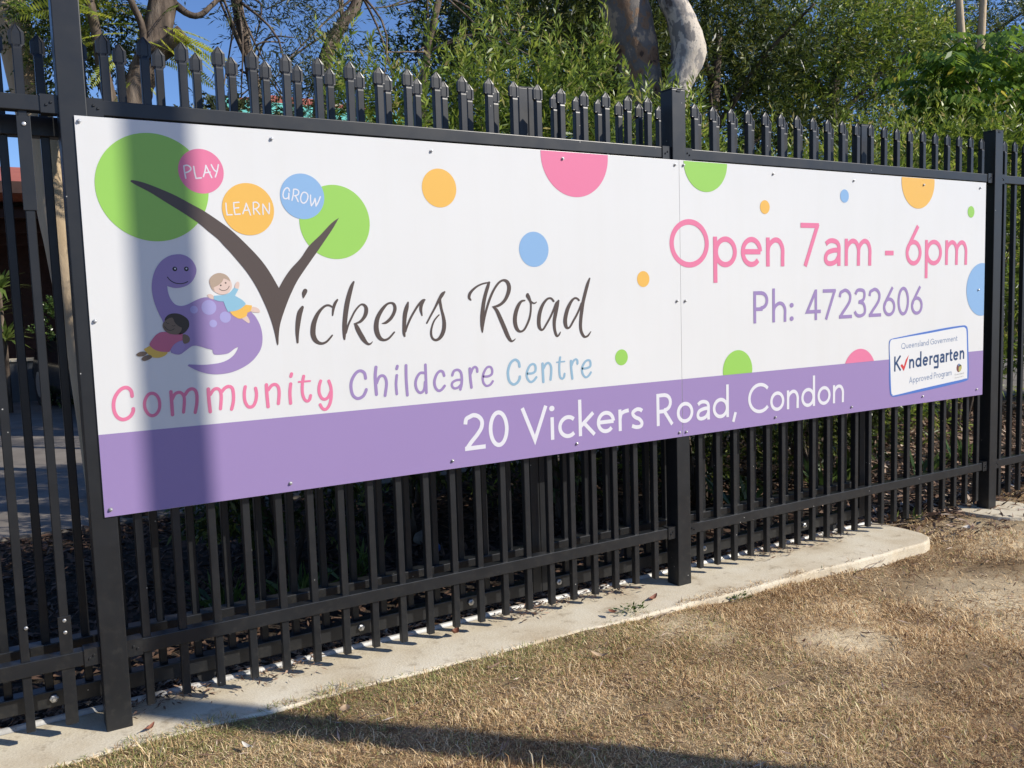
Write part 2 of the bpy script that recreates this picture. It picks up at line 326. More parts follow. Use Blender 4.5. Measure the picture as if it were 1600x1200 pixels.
# ------------------------------------------------------------------ palisade fence
fence = empty("palisade_fence", (0, 0, 0), "black palisade fence in front, carrying the long white childcare sign", "fence")
POSTS = [(-2.36, 2.18), (-0.001, 2.30), (2.343, 2.172), (4.752, 2.172), (7.13, 2.172)]
for i, (px, pz) in enumerate(POSTS):
    p = MB().box(px - 0.0375, px + 0.0375, 0.005, 0.080, -0.05 if px > 3 else -0.01, pz, 0.003).build("post", "steel", fence)
    MB().box(px - 0.039, px + 0.039, 0.0035, 0.0815, pz + 0.0005, pz + 0.005, 0.001).box(px - 0.012, px + 0.010, 0.001, 0.0033, pz - 0.009, pz - 0.002).build("post_cap", "steel", p)
def bracket(mb, x, z0, z1, s):
    # three-sided saddle against the post, s=+1 opens to the right of the post
    x0, x1 = sorted((x, x + s * 0.045))
    mb.box(x0, x1, 0.0165, 0.0195, z0 - 0.004, z1 + 0.004); mb.box(x0, x1, 0.0195, 0.0645, z1 + 0.001, z1 + 0.004); mb.box(x0, x1, 0.0195, 0.0645, z0 - 0.004, z0 - 0.001)
    for dx in (0.018, 0.030):
        cx = x + s * dx; cz = (z0 + z1) / 2 + (0.004 if dx < 0.02 else -0.004)
        mb.tube([(cx, 0.0165, cz), (cx, 0.0125, cz)], [0.0045, 0.0028], 8)
for (a, b) in zip(POSTS[:-1], POSTS[1:]):
    for (z0, z1) in ((1.884, 1.929), (0.222, 0.268)):
        r_ = MB().box(a[0] + 0.041, b[0] - 0.041, 0.0205, 0.0625, z0, z1, 0.0025).build("rail", "steel", fence)
        for px, s_ in ((a[0] + 0.0385, 1), (b[0] - 0.0385, -1)):
            mb = MB(); bracket(mb, px, z0, z1, s_); mb.build("bracket", "steel", r_)
def paling_mesh(ztip, zbot):
    """square tube whose top is pressed flat into a creased spear"""
    v = []; f = []; hs = ztip - 0.058
    def ring(pts, z): 
        n0 = len(v)
        for x, y in pts: v.append((x, y, z))
        return list(range(n0, n0 + len(pts)))
    c = 0.002; h = 0.0125
    tube = [(-h + c, -h), (-0.004, -h), (0.004, -h), (h - c, -h), (h, -h + c), (h, h - c), (h - c, h), (0.004, h), (-0.004, h), (-h + c, h), (-h, h - c), (-h, -h + c)]
    mid = [(-0.0095, -h + .001), (-0.004, -h + .0055), (0.004, -h + .0055), (0.0095, -h + .001), (0.0165, -0.007), (0.0165, 0.007), (0.0095, h - .001), (0.004, h - .0055), (-0.004, h - .0055), (-0.0095, h - .001), (-0.0165, 0.007), (-0.0165, -0.007)]
    head = [(-0.0125, -0.0068), (-0.0095, -0.0042), (0.0095, -0.0042), (0.0125, -0.0068), (0.0202, -0.0062), (0.0202, 0.0062), (0.0125, 0.0068), (0.0095, 0.0042), (-0.0095, 0.0042), (-0.0125, 0.0068), (-0.0202, 0.0062), (-0.0202, -0.0062)]
    rs = [ring(tube, zbot), ring(tube, hs - 0.013), ring([(x * 1.0, y * 0.93) for x, y in tube], hs - 0.008), ring(mid, hs - 0.001), ring(head, hs + 0.0012), ring(head, hs + 0.036)]
    sh = hs + 0.036
    rs.append(ring([(x * 0.52, y * 0.8) for x, y in head], sh + 0.011)); rs.append(ring([(x * 0.06, y * 0.55) for x, y in head], ztip))
    for a, b in zip(rs[:-1], rs[1:]):
        n = len(a)
        for k in range(n): f.append((a[k], a[(k + 1) % n], b[(k + 1) % n], b[k]))
    f.append(tuple(rs[0])[::-1]); f.append(tuple(rs[-1]))
    me = bpy.data.meshes.new("paling"); me.from_pydata(v, [], f); me.materials.append(MAT["steel"]); me.update(); return me
PM = paling_mesh(2.13, 0.045)
fx_ = [-0.13 - 0.1107 * k for k in range(20)] + [0.098 + 0.1107 * k for k in range(20)] + [2.469 + 0.10835 * k for k in range(21)] + [4.866 + 0.1075 * k for k in range(21)]
pal = {}
for x in fx_:
    o = link("paling", PM, fence, (x, 0.0415, random.uniform(-0.003, 0.005))); o.rotation_euler = (0, random.uniform(-0.0015, 0.0015), random.uniform(-0.02, 0.02)); pal[round(x, 3)] = o
# the mended paling left of the near post: two steel cover strips with screws
for (z0, z1) in ((1.60, 1.868), (0.045, 0.385)):
    MB().box(-0.148, -0.112, 0.0255, 0.0285, z0, z1, 0.001).build("cover_strip", "steel", fence)
for (x, z) in ((-0.130, 1.845), (-0.13, 0.372), (-0.13, 0.335), (-0.232, 0.37)):
    y = 0.0255 if x > -0.2 else 0.0285
    MB().tube([(x, y, z), (x, y - 0.0025, z), (x, y - 0.0035, z)], [0.0055, 0.0055, 0.003], 12).build("screw", "zinc", fence)

# ------------------------------------------------------------------ sliding gate behind the fence, and its track
gate = empty("sliding_gate", (1.0, 0.19, 0.0), "black palisade sliding gate parked behind the fence and sign", "gate")
gl = (-1.0, -0.19, 0)
def G(mb, name, mat="steel", par=None, smooth=False): 
    o = mb.build(name, mat, par or gate, smooth); 
    if par is None: o.location = gl
    return o
for (x0, x1, zt) in ((1.634, 1.677, 2.148), (1.679, 1.719, 2.15), (3.750, 3.812, 2.16), (-3.1, -3.05, 2.15)):
    s_ = G(MB().box(x0, x1, 0.160, 0.222, 0.06, zt, 0.003), "stile"); G(MB().box(x0 - 0.001, x1 + 0.001, 0.159, 0.223, zt, zt + 0.004), "stile_cap", par=s_)
for (x0, x1) in ((-3.045, 1.632), (1.721, 3.748)):
    G(MB().box(x0, x1, 0.166, 0.216, 0.202, 0.262, 0.003), "rail"); G(MB().box(x0, x1, 0.166, 0.216, 1.838, 1.898, 0.003), "rail")
    G(MB().box(x0, x1, 0.158, 0.208, 0.058, 0.112, 0.003), "track_beam")
GPM = paling_mesh(2.146, 0.113)
for x in [0.165 + 0.1145 * k for k in range(-27, 13)] + [1.823 + 0.1145 * k for k in range(17)]:
    o = link("paling", GPM, gate, (x - 1.0, 0.001, 0))
    o.rotation_euler = (0, random.uniform(-0.002, 0.002), random.uniform(-0.03, 0.03))
for x in (-0.17, 0.86, 1.33, 1.76, 2.6, 3.3):
    mb = MB().tube([(x, 0.157, 0.088), (x, 0.149, 0.088), (x, 0.147, 0.088)], [0.013, 0.013, 0.009], 6).tube([(x, 0.1475, 0.088), (x, 0.140, 0.088)], [0.006, 0.005], 8)
    G(mb, "bolt", "zinc")
for x in (-1.6, 0.3, 2.2, 3.55):
    mb = MB().tube([(x, 0.178, 0.045), (x, 0.198, 0.045)], [0.032, 0.032], 24); G(mb, "roller", "rubber")
prof = [(-0.016, 0.0), (-0.0105, 0.003), (-0.008, 0.009), (-0.003, 0.0135), (0.003, 0.0135), (0.008, 0.009), (0.0105, 0.003), (0.016, 0.0)]
mb = MB(); xs_ = np.linspace(-3.1, 3.88, 50)
for i, x in enumerate(xs_):
    for (yy, zz) in prof: mb.v.append((x, 0.190 + yy, zz + 0.001 + 0.0006 * math.sin(i)))
for i in range(len(xs_) - 1):
    for k in range(len(prof) - 1):
        a = i * 8 + k; mb.f.append((a, a + 1, a + 9, a + 8))
tag(mb.build("gate_track", "galv", None, True), "raised galvanised steel rail along the concrete strip under the gate", "gate track")

# ------------------------------------------------------------------ the sign
sign = empty("childcare_sign", (0, 0, 0), "long white and purple childcare centre sign of two boards screwed to the black fence", "sign")
b1 = MB().box(0.0, 2.3345, 0.0, 0.003, 0.675, 1.875, 0.0006).build("board", "board", sign); b1["label"] = "left half of the white sign board"
b2 = MB().box(2.3365, 4.62, 0.0004, 0.0034, 0.675, 1.8755, 0.0006).build("board", "board", sign); b2["label"] = "right half of the white sign board"
for (x0, x1, yy) in ((0.0005, 2.334, -0.0004), (2.337, 4.6195, 0.0)):
    o = MB().add([(x0, yy, 0.6755), (x1, yy, 0.6755), (x1, yy, 0.9300), (x0, yy, 0.9300)], [(0, 1, 2, 3)]).build("purple_band", "c_purple", sign)
def cr(p, closed):
    """Catmull-Rom through points [(x,z,w,corner)]"""
    n = len(p); out = []; m = n if closed else n - 1
    for i in range(m):
        b = p[i]; c = p[(i + 1) % n]
        a = p[(i - 1) % n] if (closed or i > 0) else b; d = p[(i + 2) % n] if (closed or i + 2 < n) else c
        if b[3]: a = b
        if c[3]: d = c
        for j in range(4):
            t = j / 4.0; q = []
            for k in range(3): q.append(0.5 * (2 * b[k] + (c[k] - a[k]) * t + (2 * a[k] - 5 * b[k] + 4 * c[k] - d[k]) * t * t + (3 * b[k] - a[k] - 3 * c[k] + d[k]) * t ** 3))
            out.append(tuple(q))
    if not closed: out.append(tuple(p[-1][:3]))
    return out
def ribbon(mb, pts, y, closed, roundcap, miter):
    n = len(pts); L = []; Rr = []
    for i in range(n):
        p = np.array(pts[i][:2]); w = pts[i][2] / 2
        a = np.array(pts[(i - 1) % n][:2]) if (closed or i > 0) else None; b = np.array(pts[(i + 1) % n][:2]) if (closed or i < n - 1) else None
        t1 = (p - a) / (np.linalg.norm(p - a) + 1e-9) if a is not None else None; t2 = (b - p) / (np.linalg.norm(b - p) + 1e-9) if b is not None else None
        if t1 is None: t1 = t2
        if t2 is None: t2 = t1
        t = t1 + t2; t /= np.linalg.norm(t) + 1e-9; nn = np.array([-t[1], t[0]]); k = 1.0
        if miter: k = min(3.5, 1 / max(0.25, abs(nn @ np.array([-t1[1], t1[0]]))))
        L.append(p + nn * w * k); Rr.append(p - nn * w * k)
    vs = [(q[0] / 1000, y, q[1] / 1000) for q in L] + [(q[0] / 1000, y, q[1] / 1000) for q in Rr]
    m = n if closed else n - 1
    mb.add(vs, [(n + i, n + (i + 1) % n, (i + 1) % n, i) for i in range(m)])
    if roundcap and not closed:
        for e, s_ in ((0, 1), (n - 1, -1)):
            p = np.array(pts[e][:2]); w = pts[e][2] / 2; q = np.array(pts[e + s_][:2]); d = (p - q) / (np.linalg.norm(p - q) + 1e-9); nn = np.array([-d[1], d[0]])
            arc = [p + w * (nn * math.cos(a_) + d * math.sin(a_)) for a_ in np.linspace(0, math.pi, 8)]
            mb.add([(x / 1000, y, z / 1000) for x, z in arc], [tuple(range(8))])
PARENTS = {"bubble": 1, "dinosaur_picture": 1, "child_picture": 1, "badge": 1}
ART=[
('tree_crown','green',1,'large green circle of the printed tree','O:205,1675,163.4,163.4'),
('tree_crown','green',1,'smaller green circle of the printed tree','O:781.3,1581.5,125.1,125.1'),
('bubble','pink',2,'pink circle reading PLAY','O:349.5,1730.8,69.1,69.1'),
('bubble','orange',2,'orange circle reading LEARN','O:489.7,1617,83.4,83.4'),
('bubble','blue',2,'blue circle reading GROW','O:671.2,1664.1,75.1,75.1'),
('dot','orange',1,'orange dot right of the tree','O:1182.3,1711.6,69.6,69.6'),
('dot','blue',1,'blue dot above the word Road','O:1583,1492.5,67.9,67.9'),
('dot','orange',1,'small orange dot beside the board seam','O:2126.9,1370.2,33.5,33.5'),
('dot','green',1,'small green dot above the purple band','O:2002.6,1046.3,33.3,33.3'),
('dot','orange',1,'small orange dot over the opening hours','O:2855.3,1690.8,31.4,31.4'),
('dot','blue',1,'small blue dot over the opening hours','O:3411.8,1760.2,32.3,32.3'),
('dot','green',1,'small green dot at the right edge','O:4478.7,1710.3,31.7,31.7'),
('dot','pink',1,'large pink part circle cut by the top edge','L:1952,1873.5 1952.3,1860.2 1951.6,1846.8 1949.7,1833.6 1946.8,1820.6 1942.8,1807.9 1937.8,1795.5 1931.8,1783.6 1924.9,1772.2 1917,1761.4 1908.3,1751.3 1898.8,1742 1888.6,1733.4 1877.6,1725.8 1866.1,1719 1854.1,1713.2 1841.7,1708.4 1828.9,1704.6 1815.8,1701.9 1802.6,1700.3 1789.3,1699.7 1775.9,1700.3 1762.7,1701.9 1749.6,1704.6 1736.8,1708.4 1724.4,1713.2 1712.4,1719 1700.9,1725.8 1690,1733.4 1679.7,1742 1670.2,1751.3 1661.5,1761.4 1653.7,1772.2 1646.7,1783.6 1640.7,1795.5 1635.7,1807.9 1631.7,1820.6 1628.8,1833.6 1627,1846.8 1626.2,1860.2 1626.5,1873.5'),
('dot','green',1,'green part circle at the top edge','L:2618.3,1873.5 2617.8,1863.5 2616.6,1853.5 2614.6,1843.6 2611.8,1834 2608.3,1824.5 2604,1815.4 2599.1,1806.7 2593.5,1798.3 2587.2,1790.4 2580.4,1783.1 2573,1776.3 2565.1,1770.1 2556.7,1764.5 2547.9,1759.6 2538.8,1755.4 2529.3,1751.9 2519.6,1749.2 2509.8,1747.3 2499.8,1746.1 2489.7,1745.7 2479.7,1746.1 2469.7,1747.3 2459.8,1749.2 2450.1,1751.9 2440.7,1755.4 2431.6,1759.6 2422.8,1764.5 2414.4,1770.1 2406.5,1776.3 2399.1,1783.1 2392.2,1790.4 2386,1798.3 2380.4,1806.7 2375.4,1815.4 2371.2,1824.5 2367.7,1834 2364.9,1843.6 2362.9,1853.5 2361.6,1863.5 2361.2,1873.5'),
('dot','orange',1,'orange part circle at the top edge','L:4139.7,1873.5 4140.7,1861.6 4140.7,1849.7 4139.7,1837.8 4137.7,1826 4134.7,1814.4 4130.7,1803.2 4125.8,1792.3 4120,1781.9 4113.3,1772 4105.8,1762.7 4097.5,1754 4088.5,1746.1 4078.9,1739 4068.8,1732.8 4058.1,1727.4 4047,1722.9 4035.6,1719.4 4023.9,1716.9 4012.1,1715.4 4000.2,1714.9 3988.2,1715.4 3976.4,1716.9 3964.7,1719.4 3953.3,1722.9 3942.2,1727.4 3931.5,1732.8 3921.4,1739 3911.8,1746.1 3902.8,1754 3894.5,1762.7 3887,1772 3880.3,1781.9 3874.5,1792.3 3869.6,1803.2 3865.6,1814.4 3862.6,1826 3860.6,1837.8 3859.6,1849.7 3859.6,1861.6 3860.6,1873.5'),
('dot','green',1,'green part circle on the purple band','L:2583.3,930 2582.2,938 2581.8,946.2 2582.1,954.3 2583.2,962.3 2584.9,970.2 2587.3,978 2590.4,985.5 2594.2,992.7 2598.5,999.5 2603.5,1006 2608.9,1012 2614.9,1017.5 2621.3,1022.4 2628.2,1026.8 2635.4,1030.5 2642.9,1033.6 2650.6,1036.1 2658.5,1037.9 2666.6,1038.9 2674.7,1039.3 2682.8,1038.9 2690.8,1037.9 2698.8,1036.1 2706.5,1033.6 2714,1030.5 2721.2,1026.8 2728,1022.4 2734.5,1017.5 2740.5,1012 2745.9,1006 2750.9,999.5 2755.2,992.7 2758.9,985.5 2762,978 2764.5,970.2 2766.2,962.3 2767.2,954.3 2767.6,946.2 2767.2,938 2766.1,930'),
('dot','pink',1,'pink part circle on the purple band','L:3421.4,930 3424.8,936.1 3428.5,941.9 3432.5,947.6 3436.8,953 3441.4,958.2 3446.2,963.2 3451.3,967.8 3456.7,972.2 3462.3,976.3 3468.1,980 3474.2,983.5 3480.4,986.6 3486.7,989.4 3493.2,991.8 3499.8,993.8 3506.6,995.5 3513.4,996.8 3520.2,997.8 3527.1,998.3 3534.1,998.5 3541,998.3 3547.9,997.8 3554.8,996.8 3561.6,995.5 3568.3,993.8 3574.9,991.8 3581.4,989.4 3587.8,986.6 3593.9,983.5 3600,980 3605.8,976.3 3611.4,972.2 3616.8,967.8 3621.9,963.2 3626.8,958.2 3631.3,953 3635.6,947.6 3639.6,941.9 3643.3,936.1 3646.7,930'),
('dot','blue',1,'blue part circle at the right edge','L:4618.5,1425.2 4607.9,1426.5 4597.2,1427 4586.5,1426.7 4575.9,1425.7 4565.4,1423.9 4555,1421.4 4544.8,1418.1 4534.9,1414.1 4525.4,1409.4 4516.1,1404 4507.3,1397.9 4499,1391.3 4491.1,1384.1 4483.8,1376.3 4477,1368 4470.9,1359.2 4465.4,1350.1 4460.6,1340.5 4456.5,1330.7 4453.1,1320.6 4450.4,1310.2 4448.5,1299.7 4447.4,1289.1 4447,1278.4 4447.4,1267.7 4448.5,1257.1 4450.4,1246.6 4453.1,1236.3 4456.5,1226.1 4460.6,1216.3 4465.4,1206.7 4470.9,1197.6 4477,1188.8 4483.8,1180.5 4491.1,1172.8 4499,1165.5 4507.3,1158.9 4516.1,1152.8 4525.4,1147.5 4534.9,1142.7 4544.8,1138.7 4555,1135.5 4565.4,1132.9 4575.9,1131.1 4586.5,1130.1 4597.2,1129.8 4607.9,1130.3 4618.5,1131.6'),
('tree_trunk','brown',3,'brown V shaped trunk of the printed tree','P:141.3,1692.4 148.6,1694.6 179,1688.3 223.8,1671.8 269.4,1652 315.4,1626.9 352.9,1606.1 409.7,1566.2 438.4,1542.3 476.8,1503.8 515.7,1460.5 544.7,1418.7 574.8,1361.6,1 594.4,1392.9 618.8,1424.4 654.6,1460.4 685.4,1500.9 725.2,1536.6 767.9,1578 795.1,1596.3,1 771.5,1559.8 742.3,1520.6 710.9,1479.6 675.1,1433.6 639.5,1386 615.4,1343.8 598.2,1308 580.7,1266.1 570.4,1234.6 565.3,1202.9 562.8,1177.4 559.3,1172.3,1 556.7,1182 552.1,1214.1 543.6,1252.6 531.1,1293.1 514.6,1335.5 499.8,1368.2 481.1,1401.7 462.2,1429.7 424.4,1478 405.6,1499.3 387,1521 358.9,1545.2 331.2,1569.7 285.1,1601.4 239.8,1630.5 195.3,1659.1 160.1,1677.9 142.8,1688.7'),
('lettering','brown',3,'brown brush lettering ickers','R:663.5,1350.2,15.2 659,1340.7,14.2 656.1,1327.9,4.4|R:651,1295.8,9.8 644.9,1285.3,15.2 639.4,1272.6,17.4 632.9,1242.7,16.4 628.7,1210.7,12.3 628,1178.4,6.6|R:774.7,1317.3,6.7 766.1,1305.5,10.1 759.5,1288.2,9.1 755.3,1265.3,5|R:755.2,1293.8,5.6 744.1,1299.6,6.6 730.4,1297.8,7.6 713.9,1285.2,9.9 699.4,1266.2,13.2 687.9,1240.6,16.7 683.3,1216.9,17.8 683.5,1199.5,17.4 689.3,1184,15.6 701.1,1173.6,11 714.5,1170.7,8.3 728.4,1175.5,7.5 740.3,1185.9,6.7 750,1196.4,5.8|R:837,1377.6,6.9 826.6,1356.8,13.8 812,1313.1,17.3 802.3,1269.2,17.1 796,1225.3,15.8 793.6,1192.2,10.4 793.8,1181.1,5.8|R:800,1202.9,6.9 809.5,1229.1,6.9 822.4,1253,6.4 835.3,1274.8,6.4 850.3,1292.1,6.3 862.4,1299.5,6.2 872.9,1295.9,9.3 878.8,1284.5,13.3 876.2,1266.7,14.1 867.1,1251.4,11.5 852.3,1238.6,9 830.8,1233.2,2.7|R:836.6,1231.4,9.4 841.8,1218.9,15.2 850.3,1200.7,16.4 861.2,1181.1,16.3 871.2,1167.2,11.6 880.4,1159.9,7.9 888.9,1160.6,5.5 896.4,1167.5,2.3|R:935.8,1230.3,2.3 950.6,1232.9,9.6 968.3,1245.4,11.8 981.5,1263.2,12.1 987.8,1281.2,12.3 984.3,1296.1,10.2 973.5,1301.6,6.8 958.6,1297.9,8 943.3,1284.8,11.7 927.8,1265,14.2 917,1242.8,16.3 912.8,1215.9,18.1 917,1193.1,17.3 926,1178,14 940.2,1171.2,8.6 955.1,1174.3,7.9 967.8,1184,7.1 980.8,1197.1,6|R:1039.3,1301.4,6.2 1033.5,1284.4,14.9 1026.2,1261.7,16.2 1022.6,1238.9,15 1020.3,1216,13.7 1018.4,1193.1,11.3 1020.4,1181.5,7|R:1024.4,1197.4,7 1031.5,1215.5,7.4 1045.4,1242.6,7.9 1061.7,1267.4,7.8 1080.6,1292.2,8.3 1096.5,1306.8,8.1 1105.6,1308.8,6.5|R:1101.6,1305.5,8.6 1092,1291.9,12.5 1088.7,1275.8,11.5 1090.7,1261.8,7.6 1092.8,1252.5,3.8|R:1110.8,1225.1,6.3 1127.5,1251.3,7 1147,1281,8.1 1163.8,1308.5,11.3 1177.7,1326.9,13.7 1187.3,1335.6,6.9|R:1177.6,1324.6,11.3 1167.8,1310.8,10.3 1168.4,1294.4,10.5 1172.6,1270.8,9.9 1178.2,1247.1,11.8 1181.1,1223.5,14.5 1178.8,1200,15.7 1170,1179.2,14.9 1157.6,1165.7,11.8 1143,1161.2,8.5 1130.3,1169.3,8 1126,1188.3,8.3 1130.9,1211.4,6.7 1140.9,1232.1,6.1 1151.9,1244.6,5.5 1160.8,1252.4,4.9'),
('lettering','brown',3,'brown brush lettering Road','R:1295.7,1303.5,5.8 1289.2,1312.5,10.9 1292.5,1326.7,11.8 1305.4,1340.7,9.5 1326.5,1354.7,7.3 1351.6,1363.8,6 1379.6,1367.7,5.3|R:1376.7,1367,9.5 1370.6,1351.5,13.6 1361.3,1327.6,14.2 1352.4,1298.9,15.1 1346.5,1270.2,16 1342.6,1241.3,17.2 1340.6,1212.4,15.2 1340.7,1193.1,11.1 1340.8,1181,5|R:1343.8,1202.6,8.3 1353.7,1241,8.3 1364.8,1274.4,9.3 1380.1,1310.3,9.8 1398.1,1341.3,9.1 1418.8,1365.2,8.8 1439,1375.1,8.3 1455.9,1369.5,13.3 1464.4,1352.3,16.6 1461.5,1330.3,16.3 1447.7,1303.7,13.6 1430,1287.1,11.6 1409.8,1278,9.8 1387.2,1275.5,2.9|R:1392.7,1273.6,6.5 1406.3,1261,13.5 1422.1,1228.8,16.6 1437.8,1193.9,17.2 1451,1163.8,16.1 1461.9,1146,12.1 1470.3,1140.6,7.4 1479.1,1143.9,5.2 1485.1,1148.6,3.2|R:1534.2,1295.4,5.5 1519.5,1293.3,9 1505.9,1280.1,13.9 1493.4,1255.8,16.6 1486.5,1226.4,17.4 1488.5,1201.6,16.6 1496.6,1184,13.6 1509.4,1176,8.4 1525.7,1181.5,8.6 1539.6,1199.6,9.1 1552.3,1224,9.3 1559,1248.7,8.3 1561.4,1273.5,7.7 1560.4,1288.5,9.4 1553.6,1303.6,14.3 1548.1,1313.6,16.7 1547.6,1317.4,13.2|R:1562,1290.9,7.4 1572.1,1284.4,6.4 1581,1284.2,5.5 1587.1,1287.8,4.2|R:1668.6,1289.4,8.4 1659.8,1298.9,8 1649.2,1301.7,7.6 1635.4,1296.5,9.5 1616.7,1276.9,12.9 1602.2,1247.3,16.3 1596.1,1217.4,16.8 1597.3,1192.2,15.4 1605.9,1179.2,9.2 1616.5,1181.3,8.3 1632.2,1200.9,8.6 1651.4,1227.9,8.8 1667.5,1255.2,9.4 1682.1,1280.1,13 1691.5,1287.5,8.3|R:1691.6,1290,9.1 1684.8,1269.9,15.2 1676.2,1239.7,16.7 1669.1,1209.5,15.3 1669.6,1179,12.8 1676.5,1155.8,11.2 1684,1150.4,7.7 1692,1157.7,7 1696.9,1165.6,4.2|R:1791.4,1290,7.9 1782.2,1297.4,7.4 1769.6,1298.2,8.5 1753.5,1285.8,12.2 1735.5,1258.2,16.6 1724.6,1227.9,17.9 1721.4,1205,18 1725.5,1186.9,14.9 1734.6,1180.1,8.7 1745.8,1186.1,8.7 1762.1,1208.6,9 1778.6,1231.1,9 1793.6,1256.4,8.6 1803.7,1276.8,9.2|R:1847.2,1376.5,6.8 1836.3,1353.5,14 1824.1,1320.1,15.1 1811.8,1281.7,15.1 1804.5,1248.3,15.8 1798.7,1214.9,15.2 1796.2,1184,14.3 1800.3,1160.5,13 1811,1144.4,10.9 1820.5,1140.8,7.8 1833.5,1146,8.1 1846.8,1161,3.6'),
('lettering','pink',1,'pink rounded lettering Community','R:102.1,1039.8,10.6 100.5,1055.7,10.7 92.1,1065.9,11.2 81.3,1067.5,11.3 68.2,1060.2,10.9 55.4,1043.6,10.6 48.6,1022.6,10.4 48.8,999,10.4 55.6,980.7,10.7 67.6,971.3,11.3 80.3,971.4,11.4 93.5,979.1,11.1 101.7,992.2,10.8 102.8,1001,10.6|C:161.4,1043.9,10 171.3,1038,9.6 178,1025.4,9.4 179.8,1009.2,9.4 176.7,991.4,9.5 167.4,978.1,9.8 155.9,974.2,10 145.2,980.2,9.5 137,997,9.3 136,1015,9.2 141.1,1030.6,9.4 150.1,1041.8,9.8|R:215.2,1044.6,10.4 215.4,1018.2,10.5 215.3,971.6,10.5|R:217.4,1020.1,9.7 226.1,1035.6,9.9 237.9,1040.7,10.1 247.3,1036.9,9.8 253.3,1025.2,9.6 252.9,1004.9,9.7 248.8,976.7,9.7|R:256.5,1031.1,10.3 267.1,1044.5,10.4 279,1048.6,10.6 288.4,1042.8,10.2 292.4,1028.1,10.2 290.7,1001.6,10.2 284,972.4,10.2|R:328.9,1044.1,11.3 328.5,1013.8,11.3 330.3,970.8,11.3|R:333.7,1025.8,10.3 345.1,1040.4,10.5 357.3,1043.1,10.5 365.7,1034.1,10.2 367.5,1013.6,10.3 362.9,977.2,10.3|R:370.2,1032.2,10.8 381.5,1043.7,10.9 393.9,1047.5,10.9 404.1,1040.4,10.7 406.6,1019.8,10.7 404.4,994.8,10.8 397.9,972.8,10.8|R:445.9,1042.5,10.6 441.6,1023.3,10.5 441.7,998,10.5 448.4,979.9,10.5 457.4,974.4,10.8 468.6,978.1,10.9 477.5,994.9,10.8 481,1016.9,10.7 478.9,1035.2,10.6|R:515.1,1043.6,11.4 515,1014.2,11.4 516.6,970.4,11.5|R:520.5,1026.5,11 532.5,1040,11 545.5,1042.3,10.9 554.5,1031.9,10.9 555.9,1010.8,11 551.5,977.9,11|R:601.5,1074,11.2 598.7,1065.8,11.2|R:596.7,1040.6,11.1 592.4,1011.1,11.1 592.7,975.3,11.1|R:642.5,1063.3,10.7 636.7,1037,10.6 635.1,1007.7,10.6 640.6,985.9,10.5 650.1,977.6,10.5 658.8,982.7,10.8 662.9,995.6,10.8|R:624.6,1045.1,6.5 663.9,1045.4,6.6|R:700.9,1042.7,10.9 694.9,1026,10.9 693.6,1003,10.8 701.1,984.1,10.6 712.8,978.8,10.6 725.1,985.4,11 734.7,1003,11|R:729.8,1040.6,10.9 736.4,1016.2,11 735.3,982.9,11 727.1,957,11.1 714.4,944.1,10.8 702.6,947.5,10.5 694.8,961.5,10.6'),
('lettering','purple',1,'purple rounded lettering Childcare','R:864.3,1040.2,11.4 860.6,1059.1,11.1 846,1067.9,10.8 829.7,1061.2,11.1 814.5,1040.4,11.3 808.7,1017.3,11.3 811.9,990,11.1 821.8,975.7,10.8 835.8,971.2,10.9 852.2,978.3,11.3 861.9,992.8,11.5 864.8,1000,11.5|R:905.1,1076.5,12 900.4,1041,12 902.2,980,12|R:904.9,1020.2,10.9 915,1040,10.8 928,1045.2,10.2 938.6,1036.5,10.8 942.3,1013.9,11.1 934.8,973.2,11.1|R:987.1,1074.9,11.2 984.1,1066.1,11.2|R:983.3,1042,10.5 978.9,1011.2,10.4 980.2,975.3,10.4|R:1020.9,1075.2,11.3 1019.4,1025.5,11.3 1021.2,967.8,11.3|R:1093.6,1043,9.8 1076.3,1044.2,10.1 1062.2,1029.4,10.6 1055.5,1008.9,10.7 1058.4,987.6,10.5 1069.2,973.4,9.9 1082.8,975.1,10.4 1091.1,988.6,10.9 1094,1009.5,10.9|R:1098,1072.7,10.8 1097.8,1023.4,10.8 1097.3,970.4,10.8|R:1172.5,1028,10.9 1167.9,1041.5,10.4 1156.2,1045.8,10.1 1142,1034.4,10.8 1131.9,1010.3,11 1134.1,988.8,10.7 1145.2,974.4,10 1159.1,976.1,10.5 1172.8,989.4,10.8|R:1206.4,1027,10.8 1213.8,1041.9,10.3 1230.1,1045.5,9.7 1241.9,1036.4,10.5 1245.9,1016.3,10.9 1244,991.2,11 1237.9,971.7,11|R:1244.7,1007.4,9 1222.4,1007.2,9.1 1206,999.4,9.8 1203.5,987,9.8 1213.1,977.3,9 1229.3,979.6,9.3 1239.8,987.9,9.7|R:1281,1046.5,11.5 1281.8,1013.8,11.5 1285.5,975.3,11.4|R:1284.4,1028.1,10.6 1293.3,1045.6,10.4 1303.9,1051.5,9.4 1311.9,1044.4,10.4 1312.7,1033.4,10.7|R:1339.9,1012.7,8.8 1360,1012.3,9 1375.1,1019.4,9.9 1377.8,1035.7,10 1369.8,1047.3,8.9 1355,1045.7,9.4 1341.8,1029,9.9 1335.6,1009.3,10 1338.1,988.9,9.7 1350.2,976.3,8.8 1367.2,979.4,9.4 1378.7,991.5,9.8'),
